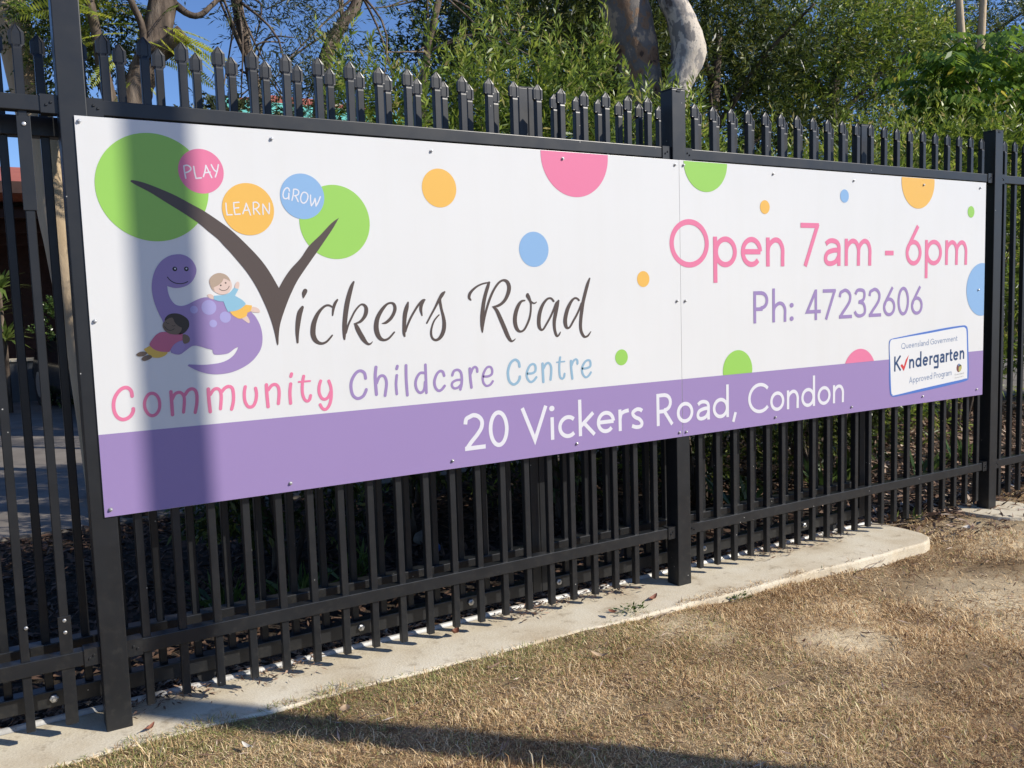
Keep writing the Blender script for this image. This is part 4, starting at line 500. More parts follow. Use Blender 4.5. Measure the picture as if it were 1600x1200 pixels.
('lettering','slate',4,'slate lettering Queensland Government','T:3902.3,995.1 3901.6,999.3 3899.3,1003 3895.8,1005.9 3891.4,1007.7 3886.5,1008.2 3881.6,1007.3 3877.2,1005.2 3873.7,1002 3871.5,998.1 3870.7,993.8 3871.5,989.6 3873.7,985.9 3877.2,983 3881.6,981.2 3886.5,980.7 3891.4,981.6 3895.8,983.7 3899.3,986.9 3901.6,990.8:3.5|B:3888.3,985.4 3900.8,977.3:3.5|B:3926,980.8 3926,1000.6:3.5|S:3910.8,1000 3910.8,990.9 3910.8,986.9 3913.7,983.3 3918.4,982.3 3923,984 3926,988.1 3926,991.8:3.5|B:3934.4,991.2 3952,991.9:3.5|S:3951.7,992.1 3951.1,994.9 3949.6,997.2 3947.3,998.9 3944.4,999.8 3941.5,999.6 3938.7,998.5 3936.4,996.5 3934.9,994 3934.4,991.1 3934.9,988.3 3936.4,985.8 3938.6,984 3941.4,983.1 3944.4,983.2 3947.2,984.2 3949.5,986.1:3.5|B:3960.2,992.3 3977.7,993:3.5|S:3977.5,993.1 3976.9,995.9 3975.4,998.3 3973,1000 3970.2,1000.8 3967.2,1000.6 3964.5,999.5 3962.2,997.6 3960.7,995 3960.2,992.2 3960.7,989.3 3962.2,986.9 3964.4,985.1 3967.2,984.2 3970.1,984.2 3973,985.2 3975.3,987.1:3.5|B:3986,983.2 3986,1003.1:3.5|S:3986,994.2 3987.1,997.6 3990.5,1000.6 3994.3,1001.8 3998.4,1000.6 4001.2,996.2 4001.2,989.8 4001.2,983.9:3.5|S:4021.9,1000.9 4019.3,1002.4 4015.4,1002.7 4011.1,1000.4 4010.8,998 4013.6,995.4 4018.3,993.4 4021.2,990.2 4020.1,986.9 4014.7,986.1 4009.3,987.6:3.5|B:4029.7,985 4029.7,1017.7:3.5|S:4038.5,1001.2 4041.8,1003.3 4046.1,1003.9 4050.7,1002.7 4052.6,999.7 4052.6,995.1 4052.6,986:3.5|S:4052.6,997.4 4046.8,997 4040.3,994.9 4038.1,990.9 4040,987.8 4044.3,987.4 4049.3,989.2 4052.6,993.3:3.5|B:4061,986.3 4061,1006.1:3.5|S:4061,997.2 4062.1,1000.6 4065.6,1003.6 4069.3,1004.9 4073.5,1003.6 4076.2,999.2 4076.2,992.9 4076.2,986.9:3.5|B:4103.4,988 4103.4,1020.7:3.5|T:4102.7,997.9 4102.3,1000.5 4101,1002.8 4099,1004.5 4096.5,1005.6 4093.7,1005.9 4090.9,1005.4 4088.4,1004.1 4086.4,1002.2 4085.1,999.8 4084.7,997.2 4085.1,994.6 4086.4,992.3 4088.4,990.5 4090.9,989.4 4093.7,989.2 4096.5,989.7 4099,991 4101,992.9 4102.3,995.3:3.5|S:4150.2,1014.4 4146.8,1016.7 4142.7,1018.1 4138.3,1018.4 4133.9,1017.7 4129.9,1015.9 4126.5,1013.3 4124.1,1009.9 4122.8,1006.2 4122.7,1002.4 4123.9,998.7 4126.2,995.5 4129.5,993 4133.4,991.5 4137.8,991 4142.2,991.5 4146.3,993.1 4150,994.2:3.5|B:4150,992.4 4150,1005.2 4139.2,1004.7:3.5|T:4176.5,1000.9 4176,1003.5 4174.7,1005.8 4172.7,1007.5 4170.2,1008.6 4167.4,1008.9 4164.6,1008.4 4162.1,1007.1 4160.1,1005.2 4158.9,1002.8 4158.4,1000.2 4158.9,997.6 4160.1,995.3 4162.1,993.5 4164.6,992.4 4167.4,992.1 4170.2,992.7 4172.7,994 4174.7,995.9 4176,998.3:3.5|B:4184.9,1011.2 4192.9,993.5 4200.8,1011.8:3.5|B:4207.5,1002.3 4225,1003:3.5|S:4224.8,1003.2 4224.2,1006 4222.6,1008.3 4220.3,1010 4217.5,1010.9 4214.5,1010.7 4211.7,1009.6 4209.5,1007.6 4208,1005.1 4207.5,1002.2 4208,999.4 4209.4,996.9 4211.7,995.1 4214.4,994.2 4217.4,994.3 4220.2,995.3 4222.6,997.2:3.5|B:4233.2,993.3 4233.2,1013.1:3.5|S:4233.2,1004.2 4234.7,1008.8 4238.3,1011 4243.7,1011.9:3.5|B:4248.3,993.9 4248.3,1013.7:3.5|S:4248.3,1004.8 4249.4,1008.2 4252.9,1011.2 4256.6,1012.5 4260.7,1011.3 4263.5,1006.8 4263.5,1000.5 4263.5,994.5:3.5|B:4271.9,994.9 4271.9,1014.7:3.5|S:4271.9,1005.8 4273,1009.2 4276.1,1012.2 4279.5,1013.4 4283.1,1012.2 4285.6,1007.7 4285.6,1001.4 4285.6,995.4:3.5|S:4285.6,1006.3 4286.7,1009.7 4289.6,1012.7 4292.8,1014 4296.3,1012.7 4298.6,1008.2 4298.6,1001.9 4298.6,996:3.5|B:4307,1006.4 4324.5,1007.1:3.5|S:4324.3,1007.2 4323.7,1010 4322.2,1012.4 4319.8,1014.1 4317,1014.9 4314.1,1014.7 4311.3,1013.6 4309,1011.7 4307.5,1009.1 4307,1006.2 4307.5,1003.4 4309,1001 4311.2,999.2 4314,998.3 4317,998.3 4319.8,999.3 4322.1,1001.2:3.5|B:4332.8,997.3 4332.8,1017.2:3.5|S:4332.8,1008.2 4333.9,1011.7 4337.4,1014.7 4341.1,1015.9 4345.2,1014.7 4348,1010.3 4348,1003.9 4348,998:3.5|S:4359.4,1024.7 4359.4,1016.7 4359.4,1006 4360.1,1001.5 4362.9,1000.3 4366.9,1000.8:3.5|B:4354.3,1016.3 4366.5,1016.8:3.5'),
('lettering','slate',4,'slate lettering Approved Program','B:3940.2,791.4 3952.6,823.1 3965,792.6:3.8|B:3944.3,801.4 3960.9,802.2:3.8|B:3973.5,781.9 3973.5,814.3:3.8|T:3992.5,804.5 3992,807.3 3990.7,809.7 3988.7,811.6 3986.2,812.8 3983.4,813.1 3980.5,812.5 3978,811.1 3976,809 3974.7,806.5 3974.2,803.7 3974.7,800.9 3976,798.5 3978,796.6 3980.5,795.4 3983.4,795.1 3986.2,795.7 3988.7,797.1 3990.7,799.2 3992,801.7:3.8|B:4001,783.2 4001,815.6:3.8|T:4020,805.8 4019.6,808.6 4018.3,811 4016.3,812.9 4013.7,814.1 4010.9,814.4 4008.1,813.8 4005.5,812.4 4003.5,810.3 4002.2,807.8 4001.8,805 4002.2,802.2 4003.5,799.8 4005.5,797.9 4008.1,796.7 4010.9,796.4 4013.7,797 4016.3,798.4 4018.3,800.5 4019.6,803:3.8|B:4028.6,795.6 4028.6,816.9:3.8|S:4028.6,807.3 4030,812.3 4033.7,814.6 4039.1,815.6:3.8|T:4062,807.8 4061.6,810.6 4060.3,813 4058.3,814.9 4055.7,816.1 4052.9,816.4 4050.1,815.8 4047.5,814.4 4045.5,812.3 4044.2,809.8 4043.8,807 4044.2,804.2 4045.5,801.8 4047.5,799.9 4050.1,798.7 4052.9,798.4 4055.7,799 4058.3,800.4 4060.3,802.5 4061.6,805:3.8|B:4070.6,818.9 4078.6,799.9 4086.6,819.6:3.8|B:4093.4,809.5 4111.1,810.3:3.8|S:4110.9,810.5 4110.3,813.4 4108.7,816 4106.4,817.8 4103.5,818.7 4100.5,818.5 4097.7,817.3 4095.4,815.2 4093.9,812.4 4093.4,809.4 4093.9,806.3 4095.4,803.7 4097.6,801.8 4100.4,800.8 4103.4,800.9 4106.3,802 4108.7,804:3.8|B:4138.4,800.8 4138.4,835.8:3.8|T:4137.7,811.4 4137.3,814.2 4136,816.6 4133.9,818.5 4131.4,819.7 4128.6,820 4125.8,819.4 4123.2,818 4121.2,815.9 4119.9,813.3 4119.5,810.5 4119.9,807.8 4121.2,805.3 4123.2,803.5 4125.8,802.3 4128.6,802 4131.4,802.6 4133.9,804 4136,806 4137.3,808.6:3.8|B:4157.8,801.7 4157.8,834.4:3.8|B:4157.8,832.5 4166.6,833 4166.9,832.8 4169.1,832.5 4171,831.5 4172.6,829.9 4173.6,827.9 4173.9,825.6 4173.6,823.3 4172.6,821.2 4171,819.4 4169.1,818.2 4166.9,817.7 4166.6,816.5 4157.8,816.1:3.8|B:4182.8,802.9 4182.8,824.2:3.8|S:4182.8,814.6 4184.3,819.6 4188,821.9 4193.4,822.9:3.8|T:4216.3,815.1 4215.8,817.9 4214.5,820.3 4212.5,822.2 4210,823.4 4207.2,823.7 4204.3,823.1 4201.8,821.7 4199.8,819.6 4198.5,817.1 4198,814.3 4198.5,811.5 4199.8,809.1 4201.8,807.2 4204.3,806 4207.2,805.7 4210,806.3 4212.5,807.7 4214.5,809.8 4215.8,812.3:3.8|T:4241.6,817.3 4241.2,819.7 4240,821.8 4238.2,823.4 4235.8,824.4 4233.2,824.7 4230.6,824.2 4228.3,823 4226.4,821.2 4225.2,818.9 4224.8,816.5 4225.2,814.1 4226.4,812 4228.3,810.4 4230.6,809.4 4233.2,809.2 4235.8,809.7 4238.2,810.9 4240,812.7 4241.2,814.9:3.8|S:4242.4,827 4242.4,812.3 4242.4,802.5 4240.8,797.2 4233.6,796.8 4225.6,797.1:3.8|B:4250.9,806.2 4250.9,827.4:3.8|S:4250.9,817.8 4252.3,822.8 4256,825.1 4261.5,826.2:3.8|S:4266.5,823.9 4269.8,826.1 4274.1,826.8 4278.9,825.5 4280.7,822.3 4280.7,817.4 4280.7,807.6:3.8|S:4280.7,819.8 4274.9,819.4 4268.4,817.1 4266.1,812.8 4268,809.5 4272.3,809.1 4277.4,811 4280.7,815.4:3.8|B:4289.3,808 4289.3,829.2:3.8|S:4289.3,819.7 4290.4,823.3 4293.5,826.5 4296.9,827.9 4300.6,826.6 4303.1,821.8 4303.1,815 4303.1,808.6:3.8|S:4303.1,820.3 4304.2,824 4307.1,827.2 4310.4,828.5 4313.9,827.2 4316.2,822.4 4316.2,815.6 4316.2,809.2:3.8'),
('lettering','navy',4,'navy lettering K ndergarten','B:3816.4,862.9 3816.4,942.6:12|B:3863.2,944.6 3816.4,896.4:12|B:3827.6,909.6 3865,865:12|B:3943.4,870.7 3943.4,920.8:12.3|S:3943.4,898.3 3945.8,906.9 3952.9,912.8 3960.7,915.9 3969.1,912.8 3974.7,903.2 3974.7,887.2 3974.7,872.2:12.3|B:4037.5,875.1 4037.5,957.6:12.3|T:4035.9,900 4034.9,906 4032.2,911.3 4028,915.5 4022.7,918 4016.9,918.7 4011,917.4 4005.7,914.4 4001.5,909.9 3998.8,904.4 3997.9,898.3 3998.8,892.3 4001.5,887 4005.7,882.9 4011,880.3 4016.9,879.7 4022.7,880.9 4028,883.9 4032.2,888.4 4034.9,894:12.3|B:4060.7,901.6 4097.7,903.3:12.3|S:4097,903.5 4095.7,910 4092.4,915.6 4087.6,919.5 4081.7,921.4 4075.4,921 4069.6,918.4 4064.9,913.8 4061.8,907.9 4060.7,901.3 4061.7,894.7 4064.8,889 4069.5,884.9 4075.3,882.7 4081.5,882.9 4087.4,885.2 4092.3,889.6:12.3|B:4120.1,878.9 4120.1,929:12.3|S:4120.1,906.4 4123.4,918.1 4130,921.7 4142.4,924.2:12.3|T:4189.5,909.4 4188.7,914.5 4186.2,919 4182.4,922.5 4177.5,924.7 4172.2,925.2 4166.8,924.2 4162,921.6 4158.1,917.7 4155.7,913 4154.8,907.8 4155.7,902.8 4158.1,898.3 4162,894.8 4166.8,892.6 4172.2,892.1 4177.5,893.1 4182.4,895.7 4186.2,899.6 4188.7,904.3:12.3|S:4191.2,932.3 4191.2,897.6 4191.2,874.4 4189.5,862 4173,862.8 4154.8,862:12.3|S:4213.5,923.3 4220.9,926.7 4230.8,928.4 4241.6,925.3 4244,919.3 4244,907.7 4244,884.6:12.3|S:4244,913.5 4232.5,912.6 4217.6,907.3 4214.3,897.1 4216.8,891 4226.7,890 4238.3,892.8 4244,903.1:12.3|B:4267.2,885.7 4267.2,935.8:12.3|S:4267.2,913.2 4270.5,924.9 4277.1,928.5 4289.5,931:12.3|S:4306.8,953.8 4306.8,933.8 4306.8,906.8 4308.5,895.3 4315.1,894 4324.2,895.2:12.3|B:4295.3,930.9 4323.3,932.2:12.3|B:4337.4,914.3 4374.4,916.1:12.3|S:4373.7,916.3 4372.4,922.8 4369.2,928.4 4364.3,932.3 4358.4,934.2 4352.2,933.8 4346.3,931.2 4341.6,926.6 4338.5,920.7 4337.4,914 4338.4,907.5 4341.5,901.8 4346.2,897.6 4352,895.5 4358.2,895.6 4364.2,898 4369.1,902.4:12.3|B:4396.9,891.7 4396.9,941.8:12.3|S:4396.9,919.2 4399.3,927.8 4406.4,933.7 4414.2,936.9 4422.6,933.7 4428.3,924.2 4428.3,908.1 4428.3,893.1:12.3'),
('tick','red',5,'','L:3863.5,891.6 3876.3,899.9 3891.7,885.3 3908.6,920.1 3934.4,944.8 3919.6,912.6 3906.4,886.1 3892.1,860.7'),
('crest','maroon',4,'','O:4385.2,845,21.8,24'),
('crest','crestgold',5,'','P:4386.1,855 4407.2,860.9 4411.9,842.5 4399,825.3 4383.9,826.4'),
('crest','slate',5,'','P:4376.8,866.4 4394.9,867 4404.3,855.6 4383.2,853.4'),
('lettering','grey',4,'tiny grey lettering Queensland Government','T:4357.6,809.9 4357.3,811.2 4356.5,812.3 4355.3,813.1 4353.7,813.6 4351.9,813.7 4350.2,813.4 4348.6,812.7 4347.4,811.8 4346.5,810.6 4346.3,809.3 4346.5,808.1 4347.4,807 4348.6,806.1 4350.2,805.6 4351.9,805.5 4353.7,805.8 4355.3,806.5 4356.5,807.5 4357.3,808.6:1.3|B:4352.6,806.8 4357.2,804.5:1.3|B:4366.3,805.7 4366.3,811.8:1.3|S:4361,811.5 4361,808.7 4361,807.5 4362,806.5 4363.7,806.2 4365.4,806.8 4366.3,808 4366.3,809.1:1.3|B:4369.8,809 4375.9,809.3:1.3|S:4375.8,809.3 4375.6,810.2 4375.1,810.8 4374.2,811.3 4373.3,811.5 4372.2,811.5 4371.3,811.1 4370.5,810.5 4369.9,809.8 4369.8,808.9 4369.9,808.1 4370.4,807.4 4371.2,806.9 4372.2,806.7 4373.2,806.7 4374.2,807 4375,807.6:1.3|B:4379.3,809.5 4385.4,809.8:1.3|S:4385.3,809.9 4385.1,810.7 4384.6,811.4 4383.7,811.8 4382.8,812.1 4381.7,812 4380.7,811.6 4380,811 4379.4,810.3 4379.3,809.5 4379.4,808.6 4379.9,807.9 4380.7,807.4 4381.7,807.2 4382.7,807.2 4383.7,807.5 4384.5,808.1:1.3|B:4388.8,806.9 4388.8,813:1.3|S:4388.8,810.3 4389.1,811.3 4390.4,812.1 4391.7,812.5 4393.1,812.2 4394,811 4394,809 4394,807.2:1.3|S:4401.8,812.6 4400.9,812.9 4399.4,813 4397.9,812.4 4397.7,811.6 4398.8,810.8 4400.5,810.3 4401.4,809.3 4401.2,808.4 4399.2,808.1 4397.2,808.4:1.3|B:4404.8,807.8 4404.8,817.8:1.3|S:4408.3,812.8 4409.5,813.3 4411.1,813.6 4412.8,813.2 4413.3,812.4 4413.3,811 4413.3,808.2:1.3|S:4413.3,811.7 4411.3,811.6 4408.9,810.9 4408.3,809.6 4408.8,808.8 4410.4,808.7 4412.2,809.2 4413.3,810.5:1.3|B:4416.7,808.4 4416.7,814.5:1.3|S:4416.7,811.8 4417.1,812.8 4418.3,813.6 4419.6,814 4421.1,813.7 4422,812.5 4422,810.5 4422,808.7:1.3|B:4432,809.2 4432,819.2:1.3|T:4431.8,812.3 4431.6,813 4431.2,813.7 4430.5,814.2 4429.6,814.5 4428.6,814.5 4427.6,814.4 4426.7,814 4426,813.4 4425.6,812.7 4425.4,811.9 4425.6,811.2 4426,810.5 4426.7,810 4427.6,809.7 4428.6,809.6 4429.6,809.8 4430.5,810.2 4431.2,810.8 4431.6,811.5:1.3|S:4355.9,794.6 4354.8,795.2 4353.4,795.5 4351.9,795.5 4350.4,795.3 4349,794.8 4347.9,794.1 4347,793.2 4346.6,792.2 4346.6,791.2 4347,790.3 4347.8,789.5 4348.9,788.9 4350.2,788.5 4351.7,788.4 4353.2,788.6 4354.6,789.1 4355.9,789.4:0.9|B:4355.9,788.9 4355.9,792.2 4352.2,792:0.9|T:4364.9,791.3 4364.8,792 4364.4,792.6 4363.7,793 4362.8,793.3 4361.9,793.3 4360.9,793.2 4360.1,792.8 4359.4,792.3 4359,791.7 4358.8,791 4359,790.3 4359.4,789.7 4360.1,789.3 4360.9,789 4361.9,789 4362.8,789.2 4363.7,789.5 4364.4,790 4364.8,790.7:0.9|B:4367.9,794.1 4370.6,789.5 4373.3,794.4:0.9|B:4375.6,792 4381.6,792.3:0.9|S:4381.5,792.3 4381.3,793 4380.8,793.7 4380,794.1 4379,794.3 4378,794.2 4377.1,793.9 4376.3,793.3 4375.8,792.7 4375.6,791.9 4375.8,791.2 4376.3,790.6 4377,790.2 4378,789.9 4379,790 4380,790.3 4380.8,790.8:0.9|B:4384.5,789.9 4384.5,795:0.9|S:4384.5,792.7 4384.9,793.9 4386.2,794.5 4388,794.8:0.9|B:4389.6,790.1 4389.6,795.3:0.9|S:4389.6,793 4390,793.9 4391.2,794.7 4392.4,795 4393.8,794.7 4394.8,793.6 4394.8,792 4394.8,790.4:0.9|B:4397.7,790.6 4397.7,795.7:0.9|S:4397.7,793.4 4398.1,794.3 4399.1,795.1 4400.3,795.5 4401.5,795.2 4402.4,794.1 4402.4,792.4 4402.4,790.9:0.9|S:4402.4,793.7 4402.7,794.6 4403.7,795.4 4404.8,795.7 4406,795.4 4406.8,794.3 4406.8,792.7 4406.8,791.1:0.9|B:4409.7,793.9 4415.7,794.2:0.9|S:4415.6,794.3 4415.4,795 4414.9,795.6 4414.1,796 4413.2,796.2 4412.1,796.1 4411.2,795.8 4410.4,795.3 4409.9,794.6 4409.7,793.9 4409.9,793.1 4410.4,792.5 4411.2,792.1 4412.1,791.9 4413.1,791.9 4414.1,792.2 4414.9,792.7:0.9|B:4418.6,791.8 4418.6,796.9:0.9|S:4418.6,794.6 4419,795.5 4420.1,796.3 4421.4,796.7 4422.8,796.4 4423.7,795.3 4423.7,793.6 4423.7,792.1:0.9|S:4427.7,799.1 4427.7,797 4427.7,794.3 4427.9,793.1 4428.9,792.8 4430.2,793:0.9|B:4426,796.9 4430.1,797.1:0.9'),
]
cur = None; bubbles = []
for name, colr, lay, lab, enc in ART:
    mb = MB(); y = -0.0004 - 0.00028 * lay; n_sh = 0
    for sh in enc.split('|'):
        parts = sh.split(':'); kind = parts[0]; pts = [tuple(float(v) for v in q.split(',')) for q in parts[1].split(' ')]
        yy = y - 0.00001 * (n_sh % 24); n_sh += 1
        if kind == 'O':
            cx, cz, rx = pts[0][:3]; rz_ = pts[0][3] if len(pts[0]) > 3 else rx; m = 96 if rx > 20 else 28
            mb.add([((cx + rx * math.cos(2 * math.pi * k / m)) / 1000, yy, (cz + rz_ * math.sin(2 * math.pi * k / m)) / 1000) for k in range(m)], [tuple(range(m))])
        elif kind == 'L':
            mb.add([(p[0] / 1000, yy, p[1] / 1000) for p in pts], [tuple(range(len(pts)))])
        elif kind == 'P':
            q = cr([(p[0], p[1], 0, len(p) > 2) for p in pts], True); mb.add([(a[0] / 1000, yy, a[1] / 1000) for a in q], [tuple(range(len(q)))])
        elif kind in 'RC':
            q = cr([(p[0], p[1], p[2], False) for p in pts], kind == 'C'); ribbon(mb, q, yy, kind == 'C', True, False)
        else:
            w_ = float(parts[2]); q = [(p[0], p[1], w_) for p in pts]
            if kind == 'S' : q = cr([(p[0], p[1], w_, False) for p in pts], False)
            if kind == 'T' : q = cr([(p[0], p[1], w_, False) for p in pts], True)
            ribbon(mb, q, yy, kind == 'T', False, kind == 'B')
    par = sign
    if name in ("spot", "arm", "face_line", "eye_glint", "hair", "shirt", "shorts", "skirt", "badge_face", "tick", "crest") or (cur is not None and cur.name.startswith("badge") and name == "lettering"): par = cur
    if name == "lettering" and lab.endswith("PLAY"): par = bubbles[0]
    if name == "lettering" and lab.endswith("LEARN"): par = bubbles[1]
    if name == "lettering" and lab.endswith("GROW"): par = bubbles[2]
    # faces must look towards the street: flip polygons whose normal points back
    o = mb.build(name, "c_" + colr, par)
    if lab: o["label"] = lab
    if name == "bubble": bubbles.append(o)
    if name in PARENTS or name in ("tree_trunk", "dot"): cur = o if name in PARENTS else None
# screws with washers
SCREWS = [(0.012, 1.859), (0.578, 1.846), (1.156, 1.842), (1.729, 1.847), (2.312, 1.854), (2.360, 1.855), (2.911, 1.844), (3.481, 1.838), (4.045, 1.840), (4.560, 1.844),
          (0.014, 1.273), (2.312, 1.273), (2.360, 1.272), (4.560, 1.277), (0.018, 0.698), (0.577, 0.704), (1.193, 0.706), (1.763, 0.708), (2.316, 0.696), (2.356, 0.695), (2.918, 0.706), (3.470, 0.706), (4.057, 0.712), (4.560, 0.711)]
mb = MB(); mb.tube([(0, 0, 0), (0, -0.0012, 0)], [0.0062, 0.0062], 12).tube([(0, -0.001, 0), (0, -0.0055, 0), (0, -0.0062, 0)], [0.0042, 0.0042, 0.0026], 6)
SM = mb.mesh("screw", "zinc")
for (x, z) in SCREWS:
    o = link("screw", SM, sign, (x, -0.0022, z)); o.rotation_euler = (0, random.uniform(0, 3), 0)

# ------------------------------------------------------------------ timber pole on the verge behind the camera; its shadow crosses the sign
pole = empty("street_pole", (3.385, -3.40, -0.05), "round timber street pole standing on the verge across from the sign", "pole")
MB().tube([(0, 0, -0.2), (0, 0, 3), (0, 0, 9)], [0.079, 0.077, 0.070], 24).build("shaft", "wood_pole", pole, True)
MB().box(-0.95, 0.95, -0.05, 0.05, 8.3, 8.42, 0.006).build("crossarm", "wood_pole", pole)
MB().tube([(0, 0, 8.99), (0, 0, 9.02)], [0.076, 0.05], 24).build("pole_cap", "zinc", pole)
# ------------------------------------------------------------------ buildings and things far behind the gate
house = empty("brick_house", (0, 15, 0), "dark red brick house with red roof seen between the left palings", "house")
H = lambda mb, name, mat, par=None: mb.build(name, mat, par or house)
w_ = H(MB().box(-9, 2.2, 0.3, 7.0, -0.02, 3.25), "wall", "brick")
cb = MB()
for k in range(38): cb.box(-8.99, 2.19, 0.286, 0.3, 0.03 + 0.086 * k, 0.096 + 0.086 * k)
o = H(cb, "brick_course", "brick"); o["kind"] = "stuff"
rf = MB().add([(-9.6, -3.0, 3.27), (4.6, -3.0, 3.27), (4.6, 7.6, 3.6), (-9.6, 7.6, 3.6), (-6.5, 3.5, 4.45), (1.8, 3.5, 4.45)], [(0, 1, 5, 4), (1, 2, 5), (2, 3, 4, 5), (3, 0, 4), (0, 3, 2, 1)])  # eaves stretched forward and right, out of view, to shade the wall
H(rf, "roof", "roof_red"); H(MB().box(-9.65, 4.65, -3.06, -3.005, 3.11, 3.28), "fascia", "brick")
for i in range(3): H(MB().box(-9, 1.1, -2.6 + 0.9 * i, -2.5 + 0.9 * i, 2.80 - 0.14 * i, 2.92 - 0.14 * i), "pergola_beam", "brick")
for x in (-4.2, -1.0): H(MB().box(x, x + 0.1, -2.75, -2.65, 0, 3.1), "pergola_post", "brick")
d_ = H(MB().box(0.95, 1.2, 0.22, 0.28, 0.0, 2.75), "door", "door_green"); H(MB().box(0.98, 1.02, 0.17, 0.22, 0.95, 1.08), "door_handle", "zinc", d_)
wi = H(MB().box(1.35, 1.40, 0.2, 0.28, 0.9, 2.2).box(1.70, 1.74, 0.2, 0.28, 0.9, 2.2).box(2.05, 2.10, 0.2, 0.28, 0.9, 2.2).box(1.40, 2.05, 0.2, 0.28, 2.14, 2.2).box(1.40, 2.05, 0.2, 0.28, 0.9, 0.96), "window_frame", "frame_grey")
H(MB().box(1.40, 2.05, 0.24, 0.26, 0.96, 2.14), "window_pane", "glass_dark", wi)
house2 = empty("neighbouring_house", (10.75, 24, 0), "distant house showing a red tile roof over a teal fascia above the fence", "house")
MB().box(-4, 0.5, 0, 7, -0.02, 7.0).build("wall", "brick", house2)
MB().add([(-4.6, -0.6, 7.38), (1.1, -0.6, 7.38), (1.1, 7.6, 7.38), (-4.6, 7.6, 7.38), (-2, 3.5, 8.6), (-0.5, 3.5, 8.6)], [(0, 1, 5, 4), (1, 2, 5), (2, 3, 4, 5), (3, 0, 4), (0, 3, 2, 1)]).build("roof", "roof_red", house2)
MB().box(-4.65, 1.15, -0.68, -0.605, 7.0, 7.39).build("fascia", "teal", house2)
gw = MB().box(-8, 2.6, 12.6, 12.85, -0.02, 0.62).build("retaining_wall", "wall_grey"); tag(gw, "low dark grey garden wall across the far side of the driveway", "wall")
cp = MB().box(-8.02, 2.62, 12.57, 12.88, 0.62, 0.66).build("coping", "concrete", gw)
# parked car, rear towards us
car = empty("parked_car", (1.42, 10.4, 0), "dark car parked beyond the driveway, just left of the sign edge", "car", rz=R(8))
def car_loft(mb, secs):
    n = len(secs[0])
    for s_ in secs: mb.v += s_
    for i in range(len(secs) - 1):
        for k in range(n): mb.f.append((i * n + k, i * n + (k + 1) % n, (i + 1) * n + (k + 1) % n, (i + 1) * n + k))
    mb.f.append(tuple(range(n))[::-1]); mb.f.append(tuple((len(secs) - 1) * n + k for k in range(n)))
def sec(y, hw, z0, z1, tuck): return [(-hw * 0.93, y, z0), (hw * 0.93, y, z0), (hw, y, z0 + 0.15), (hw, y, (z0 + z1) / 2), (hw * tuck, y, z1), (-hw * tuck, y, z1), (-hw, y, (z0 + z1) / 2), (-hw, y, z0 + 0.15)]
mb = MB(); car_loft(mb, [sec(-2.1, 0.80, 0.35, 0.80, 0.95), sec(-2.05, 0.86, 0.25, 0.95, 0.95), sec(-1.2, 0.88, 0.22, 0.98, 0.94), sec(0.9, 0.88, 0.22, 0.95, 0.94), sec(1.9, 0.86, 0.24, 0.80, 0.93), sec(2.15, 0.76, 0.3, 0.65, 0.9)])
mb.build("body", "car_paint", car, True)
mb = MB(); car_loft(mb, [sec(-1.75, 0.74, 0.9, 1.0, 0.9), sec(-1.15, 0.72, 0.9, 1.40, 0.80), sec(0.1, 0.72, 0.9, 1.43, 0.80), sec(1.0, 0.72, 0.88, 0.99, 0.9)]); mb.build("cabin", "glass_dark", car, True)
MB().box(-0.56, 0.56, -1.1, 0.15, 1.405, 1.45, 0.015).build("roof", "car_paint", car)
for s_ in (-1, 1):
    MB().box(s_ * 0.66 - 0.12, s_ * 0.66 + 0.12, -2.125, -2.06, 0.66, 0.80, 0.01).build("taillight", "tail_red", car)
    for yy in (-1.35, 1.35):
        wh = MB().tube([(s_ * 0.72, yy, 0.31), (s_ * 0.89, yy, 0.31)], [0.31, 0.31], 24).build("wheel", "rubber", car); MB().tube([(s_ * 0.89, yy, 0.31), (s_ * 0.895, yy, 0.31)], [0.19, 0.17], 16).build("rim", "zinc", wh)
MB().box(-0.26, 0.26, -2.12, -2.085, 0.50, 0.61).build("number_plate", "c_white2", car)

# ------------------------------------------------------------------ vegetation
def sprigs(base, axis, length, nleaf, leafL, leafW, spread=0.9, droop=0.15):
    """nleaf leaves set spirally up each shoot"""
    n = len(base); axis = axis / np.linalg.norm(axis, axis=1, keepdims=True)
    t = (np.arange(nleaf)[None, :] + rng.uniform(0, 1, (n, nleaf))) / nleaf
    p = base[:, None, :] + axis[:, None, :] * (length[:, None] * t)[:, :, None]
    side = rng.normal(size=(n, nleaf, 3)); side -= (side * axis[:, None, :]).sum(-1, keepdims=True) * axis[:, None, :]
    side /= np.linalg.norm(side, axis=-1, keepdims=True) + 1e-9
    d = axis[:, None, :] * (0.35 + 0.7 * t)[:, :, None] + side * spread * (1.15 - 0.6 * t)[:, :, None]
    m = n * nleaf; L = leafL * rng.uniform(0.6, 1.2, m) * (1.05 - 0.45 * t.ravel()); Wd = leafW * rng.uniform(0.7, 1.2, m)
    v, f = kites(p.reshape(-1, 3), d.reshape(-1, 3), L, Wd, None, droop)
    tone = np.clip(rng.normal(0.42, 0.2, m) + (t.ravel() - 0.5) * 0.35 + np.repeat(rng.normal(0, 0.12, n), nleaf), 0, 0.97)
    tone[rng.uniform(size=m) < 0.015] = 1.0
    return v, f, np.repeat(tone, 4), p
